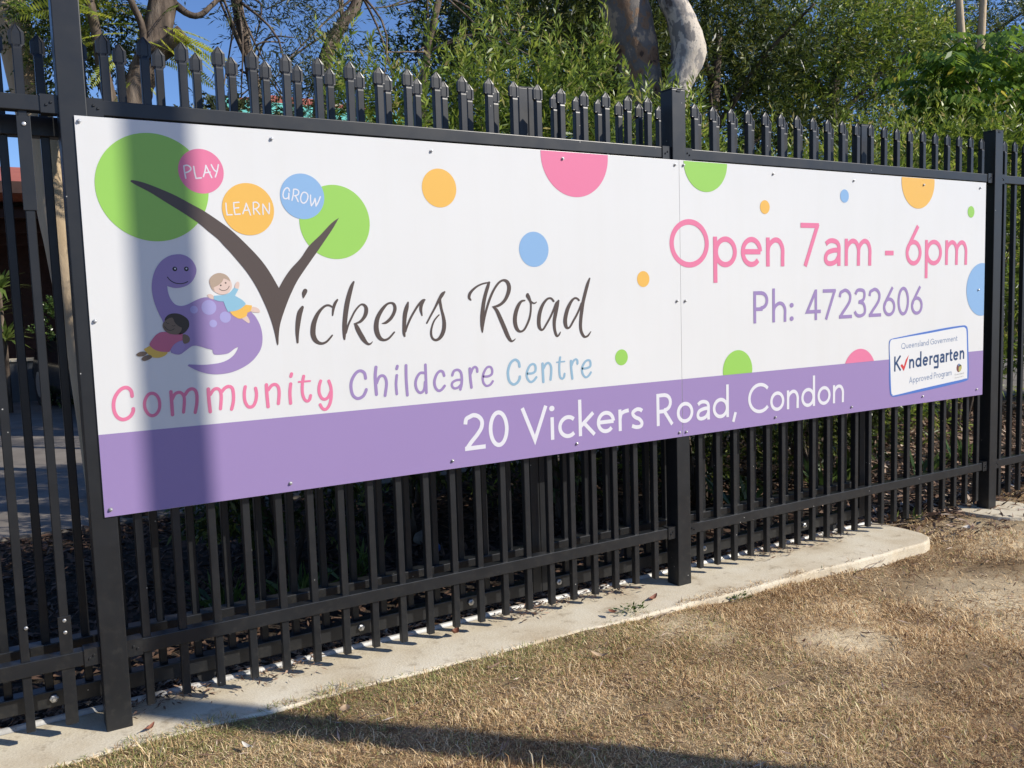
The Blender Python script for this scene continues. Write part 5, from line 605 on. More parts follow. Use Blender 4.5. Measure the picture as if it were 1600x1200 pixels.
def crown(center, rad, nclump, per, clr=0.26, leafL=0.075, leafW=0.011, nleaf=14, slen=0.2, seed=0, low=None, holes=None, upw=0.6, shell=0.55):
    c = np.array(center); r = np.array(rad)
    u = unit(nclump); rr = shell + (1 - shell) * rng.uniform(0, 1, nclump) ** 0.6
    cc = c + u * r * rr[:, None]
    if low is not None: cc[:, 2] = np.maximum(cc[:, 2], low)
    rc = clr * rng.uniform(0.6, 1.35, nclump)
    b = np.repeat(cc, per, 0) + unit(nclump * per) * (np.repeat(rc, per) * rng.uniform(0, 1, nclump * per) ** 0.5)[:, None]
    out = (b - np.repeat(cc, per, 0)); out /= np.linalg.norm(out, axis=1, keepdims=True) + 1e-9
    ax = out * 0.8 + np.repeat(u, per, 0) * 0.4 + unit(nclump * per) * 0.35; ax[:, 2] += upw
    if holes is not None:
        keep = np.ones(len(b), bool)
        for (h, hr) in holes: keep &= np.linalg.norm((b - np.array(h)) , axis=1) > hr
        b = b[keep]; ax = ax[keep]
    return sprigs(b, ax, slen * rng.uniform(0.6, 1.3, len(b)), nleaf, leafL, leafW)[:3]
def foliage(name, packs, mat, parent, kind=None):
    V = []; F = []; T = []; n0 = 0
    for v, f, t in packs: V.append(v); F.append(f + n0); T.append(t); n0 += len(v)
    o = link(name, np_mesh(name, np.concatenate(V), np.concatenate(F), 4, mat, np.concatenate(T)), parent)
    return o
def limbs(mb, start, ends, r0, r1, sag=0.0, seg=6):
    for e in ends:
        s = Vector(start); e = Vector(e); m = s.lerp(e, 0.5) + Vector((random.uniform(-.12, .12), random.uniform(-.12, .12), random.uniform(0, .15)))
        p, r = smooth_path([s, m, e], [r0, (r0 + r1) * 0.45, r1], 4); mb.tube(p, r, seg)
# row of bottlebrush shrubs behind the gate (x, y, height, half width, label)
SH = [(2.15, 2.35, 2.75, 0.62, "bushy bottlebrush shrub at the left end of the row, with open sky above"),
      (3.05, 2.15, 2.95, 0.66, "bottlebrush shrub behind the joined gate stiles"),
      (3.95, 2.05, 2.55, 0.62, "bottlebrush shrub in front of the forked gum trunk"),
      (5.15, 1.75, 2.2, 0.72, "low bottlebrush shrub right behind the middle fence post"),
      (6.25, 1.85, 2.4, 0.78, "bottlebrush shrub behind the upper middle of the right sign board"),
      (7.6, 2.0, 2.85, 0.85, "bottlebrush shrub behind the square gate end stile"),
      (9.5, 1.9, 2.5, 0.9, "bottlebrush shrub behind the right fence post, under the broad leaved tree"),
      (10.9, 2.3, 2.9, 1.05, "farthest bottlebrush shrub at the right end of the row")]
for i, (x, y, h, w, lab) in enumerate(SH):
    s_ = empty("bottlebrush_shrub", (x, y, -0.03), lab, "shrub", "bottlebrush shrubs behind the fence")
    mb = MB()
    for k in range(5):
        a = 2 * math.pi * k / 5 + i; limbs(mb, (0.06 * math.cos(a), 0.06 * math.sin(a), 0), [(w * 0.55 * math.cos(a), w * 0.5 * math.sin(a), h * 0.62)], 0.026, 0.010)
    mb.build("stem", "bark_dark", s_, True)
    big = 1.0 if i < 5 else 1.25
    packs = [crown((0, 0, h * 0.60), (w, w * 0.8, h * 0.42), 46, 21, 0.20, (0.118 if i < 3 else 0.10) * big, 0.0155 * big, 15, 0.26, low=0.25, upw=1.15),
             crown((0, 0.05, h * 0.30), (w * 0.95, w * 0.75, h * 0.30), 16, 12, 0.22, 0.10 * big, 0.0155 * big, 12, 0.2, low=0.12)]
    # long leading shoots standing clear of the crown
    nb = 40; b = np.stack([rng.uniform(-w, w, nb), rng.uniform(-w * .6, w * .4, nb), rng.uniform(h * .82, h * .98, nb)], -1); ax = rng.normal(size=(nb, 3)) * 0.25; ax[:, 2] += 1
    v, f, t, p = sprigs(b, ax, rng.uniform(0.25, 0.6, nb), 30, 0.105, 0.0155, 0.7); packs.append((v, f, np.clip(t + 0.12, 0, 1)))
    foliage("crown", packs, "leaf_bottlebrush", s_)
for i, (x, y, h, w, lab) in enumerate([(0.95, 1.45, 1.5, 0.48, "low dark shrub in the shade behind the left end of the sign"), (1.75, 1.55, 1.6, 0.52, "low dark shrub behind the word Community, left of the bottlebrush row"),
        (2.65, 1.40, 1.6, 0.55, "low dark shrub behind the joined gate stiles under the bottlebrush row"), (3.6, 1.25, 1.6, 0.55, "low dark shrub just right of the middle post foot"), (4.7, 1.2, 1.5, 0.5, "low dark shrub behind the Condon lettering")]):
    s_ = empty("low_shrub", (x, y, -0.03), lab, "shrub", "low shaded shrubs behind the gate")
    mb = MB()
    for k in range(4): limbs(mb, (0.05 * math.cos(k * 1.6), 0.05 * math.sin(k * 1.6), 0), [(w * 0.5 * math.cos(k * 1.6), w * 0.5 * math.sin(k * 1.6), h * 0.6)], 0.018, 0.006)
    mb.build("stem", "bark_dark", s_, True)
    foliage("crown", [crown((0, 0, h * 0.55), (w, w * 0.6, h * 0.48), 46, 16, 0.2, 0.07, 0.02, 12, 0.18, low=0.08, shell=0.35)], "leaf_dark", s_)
# gum tree with forked trunk behind the middle post
g = empty("gum_tree", (4.95, 3.3, -0.01), "mottled gum tree whose forked trunk rises behind the middle post", "tree")
mb = MB(); G0 = Vector((4.95, 3.3, -0.01))
def tb(mb, pts, rad, seg=14, wob=0.03, k=6):
    p, r = smooth_path([Vector(q) - G0 for q in pts], rad, k); mb.tube(p, r, seg, True, wob)
tb(mb, [(4.93, 3.32, -0.05), (4.92, 3.32, 1.2), (4.96, 3.32, 2.4), (4.93, 3.32, 3.1), (4.79, 3.36, 3.75), (4.56, 3.42, 4.6), (4.1, 3.5, 5.8), (3.9, 3.6, 7.2)], [0.28, 0.22, 0.15, 0.165, 0.215, 0.19, 0.13, 0.07])
mb2 = MB()
tb(mb2, [(5.02, 3.2, 1.9), (4.99, 3.10, 2.45), (5.01, 3.04, 2.85), (5.04, 3.0, 3.10), (5.145, 2.98, 3.40), (5.08, 3.0, 3.68), (4.98, 3.06, 3.95), (5.03, 3.2, 4.5), (5.1, 3.3, 5.4), (5.3, 3.4, 6.8)], [0.10, 0.09, 0.088, 0.105, 0.155, 0.125, 0.10, 0.095, 0.08, 0.05])
mb2.build("trunk", "bark_gum_lit", g, True)["label"] = "knobbly right hand stem, its bark coloured pale as if sunlit"
mb.build("trunk", "bark_gum_shaded", g, True)["label"] = "thicker mottled left hand stem, its brown bark toned as if shaded"
mb = MB()
for (a, e) in (((4.5, 3.42, 4.6), (3.4, 3.6, 5.6)), ((4.1, 3.5, 5.8), (5.0, 3.9, 6.9)), ((5.03, 3.2, 4.5), (6.2, 3.4, 5.3)), ((5.1, 3.3, 5.4), (6.3, 3.8, 6.3))):
    limbs(mb, Vector(a) - G0, [Vector(e) - G0], 0.05, 0.02)
mb.build("limb", "bark_gum_shaded", g, True)
foliage("crown", [crown((-0.9, 0.6, 6.0), (1.6, 1.3, 1.1), 34, 16, 0.4, 0.13, 0.018, 12, 0.3, upw=-0.2), crown((1.0, 0.6, 5.6), (1.4, 1.3, 1.1), 30, 16, 0.4, 0.13, 0.018, 12, 0.3, upw=-0.2)], "leaf_dark", g)
# smooth tan tree at the left
G0 = Vector((0.22, 4.0, -0.01)); t_ = empty("smooth_barked_tree", tuple(G0), "tree with smooth tan bark leaning behind the left palings", "tree")
mb = MB(); tb(mb, [(0.40, 4, -0.05), (0.33, 4, 1.0), (0.25, 4, 1.7), (0.165, 4, 2.41), (0.09, 4, 2.95), (0.02, 4.02, 3.45), (-0.15, 4.1, 4.6), (-0.4, 4.2, 6)], [0.13, 0.115, 0.115, 0.115, 0.115, 0.11, 0.09, 0.05], 14, 0.015)
mb.build("trunk", "bark_tan", t_, True)
foliage("crown", [crown((-0.6, 0.2, 5.4), (1.5, 1.3, 1.0), 26, 16, 0.4, 0.11, 0.02, 12, 0.3, upw=-0.1), crown((0.2, 0.1, 3.45), (0.32, 0.4, 0.28), 6, 14, 0.16, 0.07, 0.012, 10, 0.16)], "leaf_dark", t_)
# rough brown tree with a sawn stub and feathery leaves
G0 = Vector((0.55, 3.2, -0.03)); t_ = empty("feathery_leaved_tree", tuple(G0), "rough brown tree with sawn branch stub and feathery yellow green leaves above the tree emblem", "tree")
mb = MB(); tb(mb, [(0.50, 3.2, -0.05), (0.53, 3.2, 1.2), (0.60, 3.2, 2.2), (0.66, 3.2, 2.65), (0.76, 3.2, 2.9), (0.86, 3.2, 3.25), (0.95, 3.22, 3.8), (1.1, 3.3, 4.8)], [0.115, 0.10, 0.095, 0.09, 0.092, 0.085, 0.075, 0.05], 12, 0.07)
tb(mb, [(0.76, 3.17, 2.92), (0.87, 3.10, 2.98), (0.955, 3.05, 3.05)], [0.075, 0.062, 0.060], 12, 0.05, 3)
tb(mb, [(0.60, 3.2, 2.3), (0.50, 3.15, 2.65), (0.45, 3.1, 3.0), (0.36, 3.05, 3.6)], [0.055, 0.045, 0.032, 0.02], 9, 0.06)
tb(mb, [(0.62, 3.2, 2.5), (0.72, 3.12, 3.0), (0.64, 3.05, 3.25), (0.5, 3.0, 3.7)], [0.03, 0.022, 0.02, 0.014], 8, 0.05)
tb(mb, [(0.90, 3.2, 3.3), (1.05, 3.15, 3.2), (1.2, 3.12, 3.32), (1.5, 3.1, 3.6)], [0.03, 0.02, 0.015, 0.01], 7, 0.05)
mb.build("trunk", "bark_dark", t_, True)
def fronds(points):
    """bipinnate leaves: paired side ribs with rows of tiny leaflets"""
    B = []; D = []; Ls = []; Nn = []
    for (p, d, L) in points:
        p = np.array(p, float); d = np.array(d, float); d /= np.linalg.norm(d); up = np.array([0, 0, 1.0]) + rng.normal(size=3) * 0.45; s = np.cross(d, up); s /= np.linalg.norm(s); nn = np.cross(s, d)
        for k in range(24):
            t = 0.06 + 0.94 * k / 23; q = p + d * L * t + np.array([0, 0, -0.22 * L * t * t])
            for sg in (-1, 1): B.append(q); D.append(d * 0.42 + s * sg + np.array([0, 0, -0.25])); Ls.append(L * 0.155 * (1.05 - 1.5 * (t - 0.45) ** 2)); Nn.append(nn)
    B = np.array(B); n = len(B); v, f = kites(B, np.array(D), np.array(Ls), np.array(Ls) * 0.24, np.array(Nn) + rng.normal(size=(n, 3)) * 0.25)
    return v, f, np.repeat(np.clip(rng.normal(0.5, 0.22, n), 0, 1), 4)
fp = []
for (x, y, z, dx, dy, dz, L) in [(0.80, 3.0, 3.06, 1, -0.1, -0.5, 0.34), (0.86, 3.0, 3.02, 1, 0, -0.25, 0.36), (0.93, 3.0, 3.0, 1, 0.1, -0.1, 0.30), (0.78, 2.95, 2.98, 0.8, -0.3, -0.8, 0.24),
        (0.62, 3.0, 3.0, -1, -0.1, -0.1, 0.34), (0.55, 3.0, 3.08, -1, 0, 0.2, 0.36), (0.50, 3.0, 2.95, -1, -0.2, -0.3, 0.34), (0.58, 3.0, 2.88, -0.7, -0.3, -0.6, 0.28), (0.45, 3.05, 3.15, -1, 0.2, 0, 0.4), (0.60, 2.95, 2.70, -0.5, -0.3, -0.6, 0.24), (0.66, 2.95, 2.72, 0.6, -0.3, -0.6, 0.2),
        (0.40, 3.0, 3.3, -0.6, 0, 0.3, 0.36), (0.62, 3.0, 3.25, 0.2, 0, 0.6, 0.34), (0.72, 3.0, 3.4, 0.4, -0.1, 0.4, 0.36)]: fp.append(((x - G0.x, y - G0.y, z - G0.z), (dx, dy, dz), L))
for k in range(12): fp.append(((rng.uniform(0.1, 0.4), rng.uniform(-0.3, 0), rng.uniform(2.9, 3.15)), (1, rng.normal() * 0.4, rng.uniform(-0.6, 0.2)), rng.uniform(0.22, 0.34)))
fp2 = []
for k in range(90): fp2.append(((rng.uniform(-0.5, 0.3), rng.uniform(-0.1, 0.7), rng.uniform(3.02, 3.9)), (rng.normal(), rng.normal(), rng.normal() * 0.4), 0.34))
foliage("leaf_frond", [fronds(fp)], "leaf_feather", t_); foliage("leaf_frond", [fronds(fp2)], "leaf_bottlebrush", t_)
foliage("crown", [crown((0.0, 0.4, 4.6), (1.2, 1.0, 0.9), 26, 16, 0.34, 0.06, 0.018, 14, 0.28, upw=0), crown((-0.22, 0.3, 3.15), (0.42, 0.3, 0.42), 34, 14, 0.16, 0.05, 0.014, 14, 0.2, upw=0, shell=0.2)], "leaf_dark", t_)
# wispy trees between, open to the sky
def wispy(x, y, pts, rad, crowns, lab, mat="leaf_grey", name="wispy_tree", lw=(0.075, 0.009)):
    global G0
    G0 = Vector((x, y, -0.02)); t = empty(name, tuple(G0), lab, "tree"); mb = MB(); tb(mb, pts, rad, 9, 0.08)
    packs = []
    for (c, r, n, per) in crowns:
        cl = Vector(c) - G0; packs.append(crown(cl, r, n, per, 0.17, lw[0], lw[1], 13, 0.24, upw=0.25, shell=0.2))
        for k in range(4): limbs(mb, Vector(pts[-2]) - G0 if k % 2 else Vector(pts[-3]) - G0, [cl + Vector((random.uniform(-r[0], r[0]), random.uniform(-r[1], r[1]), random.uniform(-r[2], r[2])))], 0.012, 0.004, seg=5)
    mb.build("trunk", "bark_dark", t, True); foliage("crown", packs, mat, t); return t
wispy(1.38, 3.3, [(1.52, 3.3, -0.05), (1.50, 3.3, 1.5), (1.48, 3.3, 2.4), (1.44, 3.3, 2.9), (1.36, 3.3, 3.4), (1.3, 3.35, 4.2)], [0.06, 0.052, 0.045, 0.042, 0.036, 0.02],
      [((1.5, 3.2, 3.35), (0.30, 0.25, 0.30), 9, 10), ((1.66, 3.1, 2.72), (0.26, 0.2, 0.26), 12, 12), ((1.25, 3.2, 2.75), (0.10, 0.15, 0.14), 2, 8), ((1.5, 3.4, 4.2), (0.7, 0.5, 0.5), 16, 12)], "thin dark trunked tree with sparse drooping leaves against the sky above the tree emblem")
wispy(2.1, 3.5, [(1.9, 3.5, -0.05), (1.92, 3.5, 1.5), (1.98, 3.5, 2.7), (2.05, 3.5, 3.15), (2.19, 3.5, 3.40), (2.34, 3.5, 3.65), (2.6, 3.6, 4.6)], [0.075, 0.068, 0.058, 0.052, 0.045, 0.042, 0.02],
      [((1.85, 3.3, 3.2), (0.30, 0.25, 0.36), 12, 12), ((2.1, 3.3, 2.8), (0.4, 0.2, 0.25), 12, 12), ((2.4, 3.6, 4.5), (0.8, 0.6, 0.5), 18, 12)], "slim tree whose bare dark branch slants up right into the sky above the bottlebrush row")
wispy(3.0, 3.9, [(2.95, 3.9, -0.05), (2.97, 3.9, 1.5), (3.0, 3.9, 2.8), (3.08, 3.9, 3.4), (3.22, 3.9, 3.9), (3.4, 3.9, 4.8)], [0.06, 0.05, 0.04, 0.032, 0.026, 0.015],
      [((2.75, 3.8, 3.55), (0.22, 0.25, 0.3), 5, 10), ((3.65, 3.7, 3.5), (0.34, 0.3, 0.45), 15, 14), ((3.3, 3.9, 4.4), (0.8, 0.5, 0.4), 10, 12)], "airy tree filling the sky gap above the middle of the sign", "leaf_bottlebrush")
# dense dark trees behind the row; unseen left pair added to block sky light
BT = [(-5.6, 4.6, 5.6, 2.0, "unseen dense tree added outside the left edge to darken the palings, near the fence"), (-9.5, 6.0, 6.5, 2.4, "unseen dense tree added farther outside the left edge to darken the palings"), (5.0, 5.2, 5.2, 1.6, "dense dark tree behind the gum trunk"), (7.4, 5.0, 5.6, 1.7, "dense dark tree right of the gum trunk, above the right sign board"),
      (9.8, 5.2, 6.2, 1.8, "dense olive tree above the Open lettering with a small sky gap beside it"), (12.9, 5.8, 6.4, 2.1, "dense tree behind the broad leaved tree"), (16.5, 6.5, 6.5, 2.4, "farthest dense tree at the right edge"), (6.4, 6.9, 6.4, 1.7, "tall dense tree standing behind the gum and its dark neighbours"), (9.2, 8.0, 7.2, 2.2, "tallest dense tree in the back row above the right sign board")]
for i, (x, y, h, w, lab) in enumerate(BT):
    G0 = Vector((x, y, -0.01)); t_ = empty("dense_tree", tuple(G0), lab, "tree", "dense trees behind the shrub row"); mb = MB()
    tb(mb, [(x, y, -0.05), (x + .05, y, 1.4), (x - .05, y, 2.8), (x + .1, y, h * .8)], [0.13, 0.11, 0.09, 0.04], 10, 0.06)
    for k in range(9):
        a = 2.4 * k + i; limbs(mb, (0, 0, h * (0.28 + 0.05 * k)), [(w * 0.8 * math.cos(a), w * 0.8 * math.sin(a), h * (0.45 + 0.055 * k))], 0.045, 0.012)
    mb.build("trunk", "bark_dark", t_, True)
    foliage("crown", [crown((0, 0, h * 0.56), (w, w * 0.8, h * 0.46), 165, 22, 0.36, 0.12, 0.021, 14, 0.3, low=0.5, shell=0.45)], "leaf_dark" if i != 4 else "leaf_bottlebrush", t_)
# broad leaved tree at the right
G0 = Vector((8.75, 2.6, -0.01)); t_ = empty("broad_leaved_tree", tuple(G0), "bright green tree with large drooping leaflets over the right fence post", "tree"); mb = MB()
tb(mb, [(9.3, 3.0, -0.05), (9.3, 3.0, 1.8), (9.2, 2.95, 3.0), (8.95, 2.9, 4.4), (8.8, 2.9, 5.4)], [0.08, 0.065, 0.05, 0.036, 0.02], 10, 0.04)
tb(mb, [(9.25, 3.0, 2.4), (9.5, 3.0, 3.6), (9.6, 3.0, 5.2)], [0.055, 0.045, 0.03], 9, 0.04); mb.build("trunk", "bark_tan", t_, True)
B = []; D = []; Nn = []; Ls = []
for k in range(230):
    u = unit(1)[0]; c0 = np.array([-0.05, -0.1, 3.15]) + u * np.array([0.95, 0.7, 0.85]) * rng.uniform(0.5, 1); az = rng.uniform(0, 6.28); d = np.array([math.cos(az), math.sin(az) - 0.3, rng.uniform(-0.15, 0.35)]); L = rng.uniform(0.35, 0.6)
    s = np.cross(d, (0, 0, 1)); s /= np.linalg.norm(s)
    for m in range(10):
        q = c0 + d * L * m / 10 + np.array([0, 0, -0.2 * L * (m / 10) ** 2])
        for sg in (-1, 1): B.append(q); D.append(s * sg * 0.8 + d * 0.35 + np.array([0, 0, -0.75])); Nn.append(np.array([0, 0, 1.0]) + rng.normal(size=3) * 0.3); Ls.append(0.155 * (1 - 0.3 * abs(m / 10 - 0.5)))
n = len(B); v, f = kites(np.array(B), np.array(D), np.array(Ls) * rng.uniform(0.8, 1.2, n), np.array(Ls) * 0.34, np.array(Nn))
tt = np.clip(rng.normal(0.45, 0.2, n), 0, 0.96); tt[rng.uniform(size=n) < 0.03] = 1; foliage("crown", [(v, f, np.repeat(tt, 4))], "leaf_broad", t_)
# spiky plants, clipped shrub by the house
def spiky(x, y, heights, lab):
    t = empty("spiky_plant", (x, y, 0.0), lab, "plant"); mb = MB()
    V = []; k_ = 0
    for (dx, z, r_) in heights:
        mb.tube([(dx * 0.5, 0, 0), (dx, 0, z)], [0.03, 0.02], 8)
        lb = MB()
        for k in range(34):
            a = rng.uniform(0, 6.28); e = rng.uniform(-0.35, 1.1); d = np.array([math.cos(a) * math.cos(e), math.sin(a) * math.cos(e), math.sin(e)]); s = np.cross(d, (0, 0, 1)); s /= np.linalg.norm(s); p = np.array([dx, 0, z]); w = 0.026; L = r_ * rng.uniform(0.7, 1.1)
            q = [p - s * w, p + s * w, p + d * L * .5 + s * w * .8, p + d * L + np.array([0, 0, -0.22 * L]), p + d * L * .5 - s * w * .8]; n0 = len(lb.v); lb.v += [tuple(a_) for a_ in q]; lb.f += [(n0, n0 + 1, n0 + 2, n0 + 4), (n0 + 4, n0 + 2, n0 + 3)]
        me = lb.mesh("leaf_rosette", "leaf_spiky"); at = me.attributes.new("tone", 'FLOAT', 'POINT'); at.data.foreach_set("value", np.repeat(rng.uniform(0.1, 0.95, len(lb.v) // 5), 5).astype(np.float32)); link("leaf_rosette", me, t)
    mb.build("stem", "bark_dark", t, True)
spiky(-0.05, 10.9, [(0.0, 1.70, 0.55), (-0.12, 1.32, 0.55), (0.02, 1.0, 0.5), (-0.55, 1.5, 0.6)], "spiky dracaena in front of the brick wall at the left edge")
t_ = empty("round_leaved_shrub", (0.92, 11.4, 0), "small leaved green shrub beside the spiky plant, in front of the house", "shrub")
MB().tube([(0, 0, 0), (0.02, 0, 0.9)], [0.05, 0.02], 8).build("stem", "bark_dark", t_)
foliage("crown", [crown((-0.25, 0, 0.75), (0.28, 0.3, 0.75), 16, 20, 0.18, 0.06, 0.03, 10, 0.12, low=0.1), crown((0.28, 0, 1.25), (0.30, 0.3, 0.5), 18, 22, 0.18, 0.06, 0.03, 10, 0.12), crown((0.2, 0.1, 0.6), (0.3, 0.3, 0.5), 10, 18, 0.18, 0.06, 0.03, 10, 0.12, low=0.1)], "leaf_hedge", t_)
# distant tree right of the feathery one, and background tree mass beyond the houses
wispy(5.2, 16, [(5.2, 16, -0.05), (5.2, 16, 2), (5.2, 16, 3.6), (5.2, 16, 4.4), (5.2, 16, 5)], [0.2, 0.18, 0.15, 0.12, 0.08], [((4.3, 16, 4.9), (0.9, 0.6, 0.9), 26, 16), ((6.2, 16, 4.6), (1.2, 0.6, 0.8), 26, 16)], "small grey green tree far behind, left of the distant house roof", "leaf_grey", "distant_tree", (0.16, 0.06))
# ------------------------------------------------------------------ mulch, litter and low plants behind the fence
def chips(n, xr, yr, zf, L0, L1, ratio, tilt=0.35, dens=None, tmul=1.0):
    x = rng.uniform(*xr, n); y = rng.uniform(*yr, n)
    if dens is not None:
        k = rng.uniform(size=n) < dens(x, y); x = x[k]; y = y[k]; n = len(x)
    z = zf(x, y) + rng.uniform(0.003, 0.02, n); a = rng.uniform(0, 6.283, n); e = rng.normal(0, tilt, n)
    d = np.stack([np.cos(a) * np.cos(e), np.sin(a) * np.cos(e), np.sin(e)], -1); L = rng.uniform(L0, L1, n)
    v, f = kites(np.stack([x, y, z], -1), d, L, L * ratio, np.array([[0, 0, 1.0]]) + rng.normal(size=(n, 3)) * 0.4)
    return v, f, np.repeat(np.clip(rng.beta(1.6, 1.7, n) * tmul, 0, 1), 4)
o = foliage("leaf_litter", [chips(15000, (-2.6, 4.0), (0.34, 3.0), lambda x, y: -0.03 + 0 * x, 0.03, 0.09, 0.3, tmul=0.42), chips(16000, (3.9, 9.5), (0.10, 3.0), lambda x, y: -0.03 + 0 * x, 0.03, 0.1, 0.28),  # left chips toned darker, carrying the shade of the bed in their colour
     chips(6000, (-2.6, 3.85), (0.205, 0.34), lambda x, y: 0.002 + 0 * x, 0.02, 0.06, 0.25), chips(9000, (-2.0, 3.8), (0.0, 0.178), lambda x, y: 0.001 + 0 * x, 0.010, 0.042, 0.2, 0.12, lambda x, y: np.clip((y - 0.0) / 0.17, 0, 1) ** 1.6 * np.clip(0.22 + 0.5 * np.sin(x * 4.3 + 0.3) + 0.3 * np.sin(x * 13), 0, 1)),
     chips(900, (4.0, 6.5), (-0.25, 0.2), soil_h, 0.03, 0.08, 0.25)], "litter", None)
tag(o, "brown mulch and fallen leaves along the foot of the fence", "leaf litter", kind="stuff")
for (x, y, n, L, lab) in [(0.55, 1.0, 34, 0.26, "strappy green tuft behind the gate, first right of the near post"), (0.85, 0.9, 34, 0.26, "strappy green tuft behind the gate, second right of the near post"), (1.2, 1.1, 34, 0.28, "strappy green tuft behind the gate under the word Community"),
        (3.6, 0.9, 34, 0.4, "strappy plant behind the gate right of the middle post"), (4.3, 0.85, 26, 0.4, "strappy plant behind the palings just beyond the gate end stile"), (4.75, 1.05, 24, 0.48, "taller strappy plant behind the right fence post"), (5.3, 0.8, 20, 0.34, "strappy plant right of the right fence post"),
        (5.9, 0.9, 24, 0.4, "strappy plant at the right edge behind the last palings"), (4.22, 0.16, 14, 0.10, "small green weed at the foot of the palings near the concrete end")]:
    a = rng.uniform(0, 6.28, n); e = rng.uniform(0.7, 1.5, n); d = np.stack([np.cos(a) * np.cos(e), np.sin(a) * np.cos(e), np.sin(e)], -1); b = np.array([[0, 0, -0.02]]) + rng.normal(size=(n, 3)) * np.array([0.05, 0.05, 0]); Ln = L * rng.uniform(0.5, 1.1, n)
    v, f = kites(b, d, Ln, Ln * 0.06 + 0.008, None, 0.25)
    o = foliage("strappy_plant", [(v, f, np.repeat(rng.uniform(0, 1, n), 4))], "leaf_hedge", None); o.location = (x, y, 0); tag(o, lab, "plant", "strappy plants in the bed")

# ------------------------------------------------------------------ dry lawn
def in_view(x, y): return (y < 0.1)
def patch(x, y):
    m = np.ones_like(x)
    for (px, py, r_, s_) in ((2.46, -0.77, 0.27, 0.93), (2.05, -0.36, 0.22, 0.6), (3.4, -0.95, 0.45, 0.45), (4.6, -1.3, 0.7, 0.6), (2.75, -0.55, 0.18, 0.5), (4.3, -0.35, 0.4, 0.45), (3.3, -0.45, 0.3, 0.4)):
        d = np.hypot((x - px), (y - py) * 1.25) / r_; m *= 1 - s_ * np.clip(1.35 - d + 0.25 * np.sin(x * 17 + y * 5) * np.sin(y * 21), 0, 1)
    return m
_pp = rng.uniform(-1, 1, (14, 4)) * np.array([5.5, 5.5, 3.1, 3.1]); 
def mottle(x, y):
    t = np.zeros_like(x)
    for a, b, c_, d_ in _pp: t += np.sin(a * x + b * y + c_ + 1.5 * np.sin(0.7 * b * x - 0.8 * a * y + d_))
    return t / 3.2
def front_y(x): return np.where(x < 3.72, -0.128 - 0.026 * np.where(x > 0, x, 0.3 * x), np.where(x < 3.9, -0.05, 0.25))
def blades(n, xr, yr, L0, L1, W0, flatness, tonef):
    x = rng.uniform(*xr, n); y = rng.uniform(*yr, n); edge = front_y(x)
    ov = rng.uniform(size=n)
    creep = 0.055 * np.clip(np.sin(x * 3.1 + 0.4) + 0.5 * np.sin(x * 11.3) + 0.4 * np.sin(x * 29 + 1), 0, 1.5) * (x < 3.5)
    keep = (y < edge + 0.02 * (ov - 0.6) + creep * ov ** 1.6) & (rng.uniform(size=n) < patch(x, y) * np.clip(0.80 + 0.34 * mottle(x, y) * np.clip((x - 0.9) / 0.9, 0.15, 1) - 0.10 * np.clip(x - 3, 0, 2), 0.12, 1)); 
    # keep clear of the pad
    keep &= ~(((x - 4.76) / 0.2) ** 2 + ((y + 0.03) / 0.17) ** 2 < 1)
    keep &= ((x - 0.30) * 0.0 + (y > -3.4) > 0)
    x = x[keep]; y = y[keep]; n = len(x); z = np.where((y > front_y(x)) & (x < 3.7), 0.0, soil_h(x, y))
    clump = 0.5 + 0.5 * np.sin(x * 9.3 + 2.1 * np.sin(y * 7.7)) * np.sin(y * 11.1 + 1.7 * np.sin(x * 5.3))
    a = rng.uniform(0, 6.283, n); e = np.abs(rng.normal(flatness, 0.42, n)) * (0.7 + 0.6 * clump); e = np.clip(e, 0.02, 1.45)
    L = rng.uniform(L0, L1, n) * (0.75 + 0.5 * clump); Wd = W0 * rng.uniform(0.6, 1.3, n)
    d = np.stack([np.cos(a) * np.cos(e), np.sin(a) * np.cos(e), np.sin(e)], -1); s = np.stack([-np.sin(a), np.cos(a), np.zeros(n)], -1)
    b = np.stack([x, y, z - 0.002 + rng.uniform(0, 0.012, n) * clump], -1); bend = rng.uniform(-0.5, 0.6, n)[:, None] * s + np.array([[0, 0, 1.0]]) * rng.uniform(-0.7, 0.05, n)[:, None]
    v = np.empty((n, 5, 3)); v[:, 0] = b - s * Wd[:, None] / 2; v[:, 1] = b + s * Wd[:, None] / 2
    m = b + d * L[:, None] * 0.55; v[:, 2] = m + s * Wd[:, None] * 0.4; v[:, 4] = m - s * Wd[:, None] * 0.4; v[:, 3] = b + d * L[:, None] + bend * L[:, None] * 0.45
    v[:, 3, 2] = np.maximum(v[:, 3, 2], z + 0.002)
    i5 = np.arange(n)[:, None] * 5; f = np.concatenate([i5 + 0, i5 + 1, i5 + 2, i5 + 2, i5 + 2, i5 + 3, i5 + 4, i5 + 4], 1)
    tri = np.concatenate([np.stack([i5[:, 0], i5[:, 0] + 1, i5[:, 0] + 2], 1), np.stack([i5[:, 0], i5[:, 0] + 2, i5[:, 0] + 4], 1), np.stack([i5[:, 0] + 2, i5[:, 0] + 3, i5[:, 0] + 4], 1)], 0)
    tone = tonef(x, y, n, clump)
    return v.reshape(-1, 3), tri.astype(np.int32), np.repeat(tone, 5)
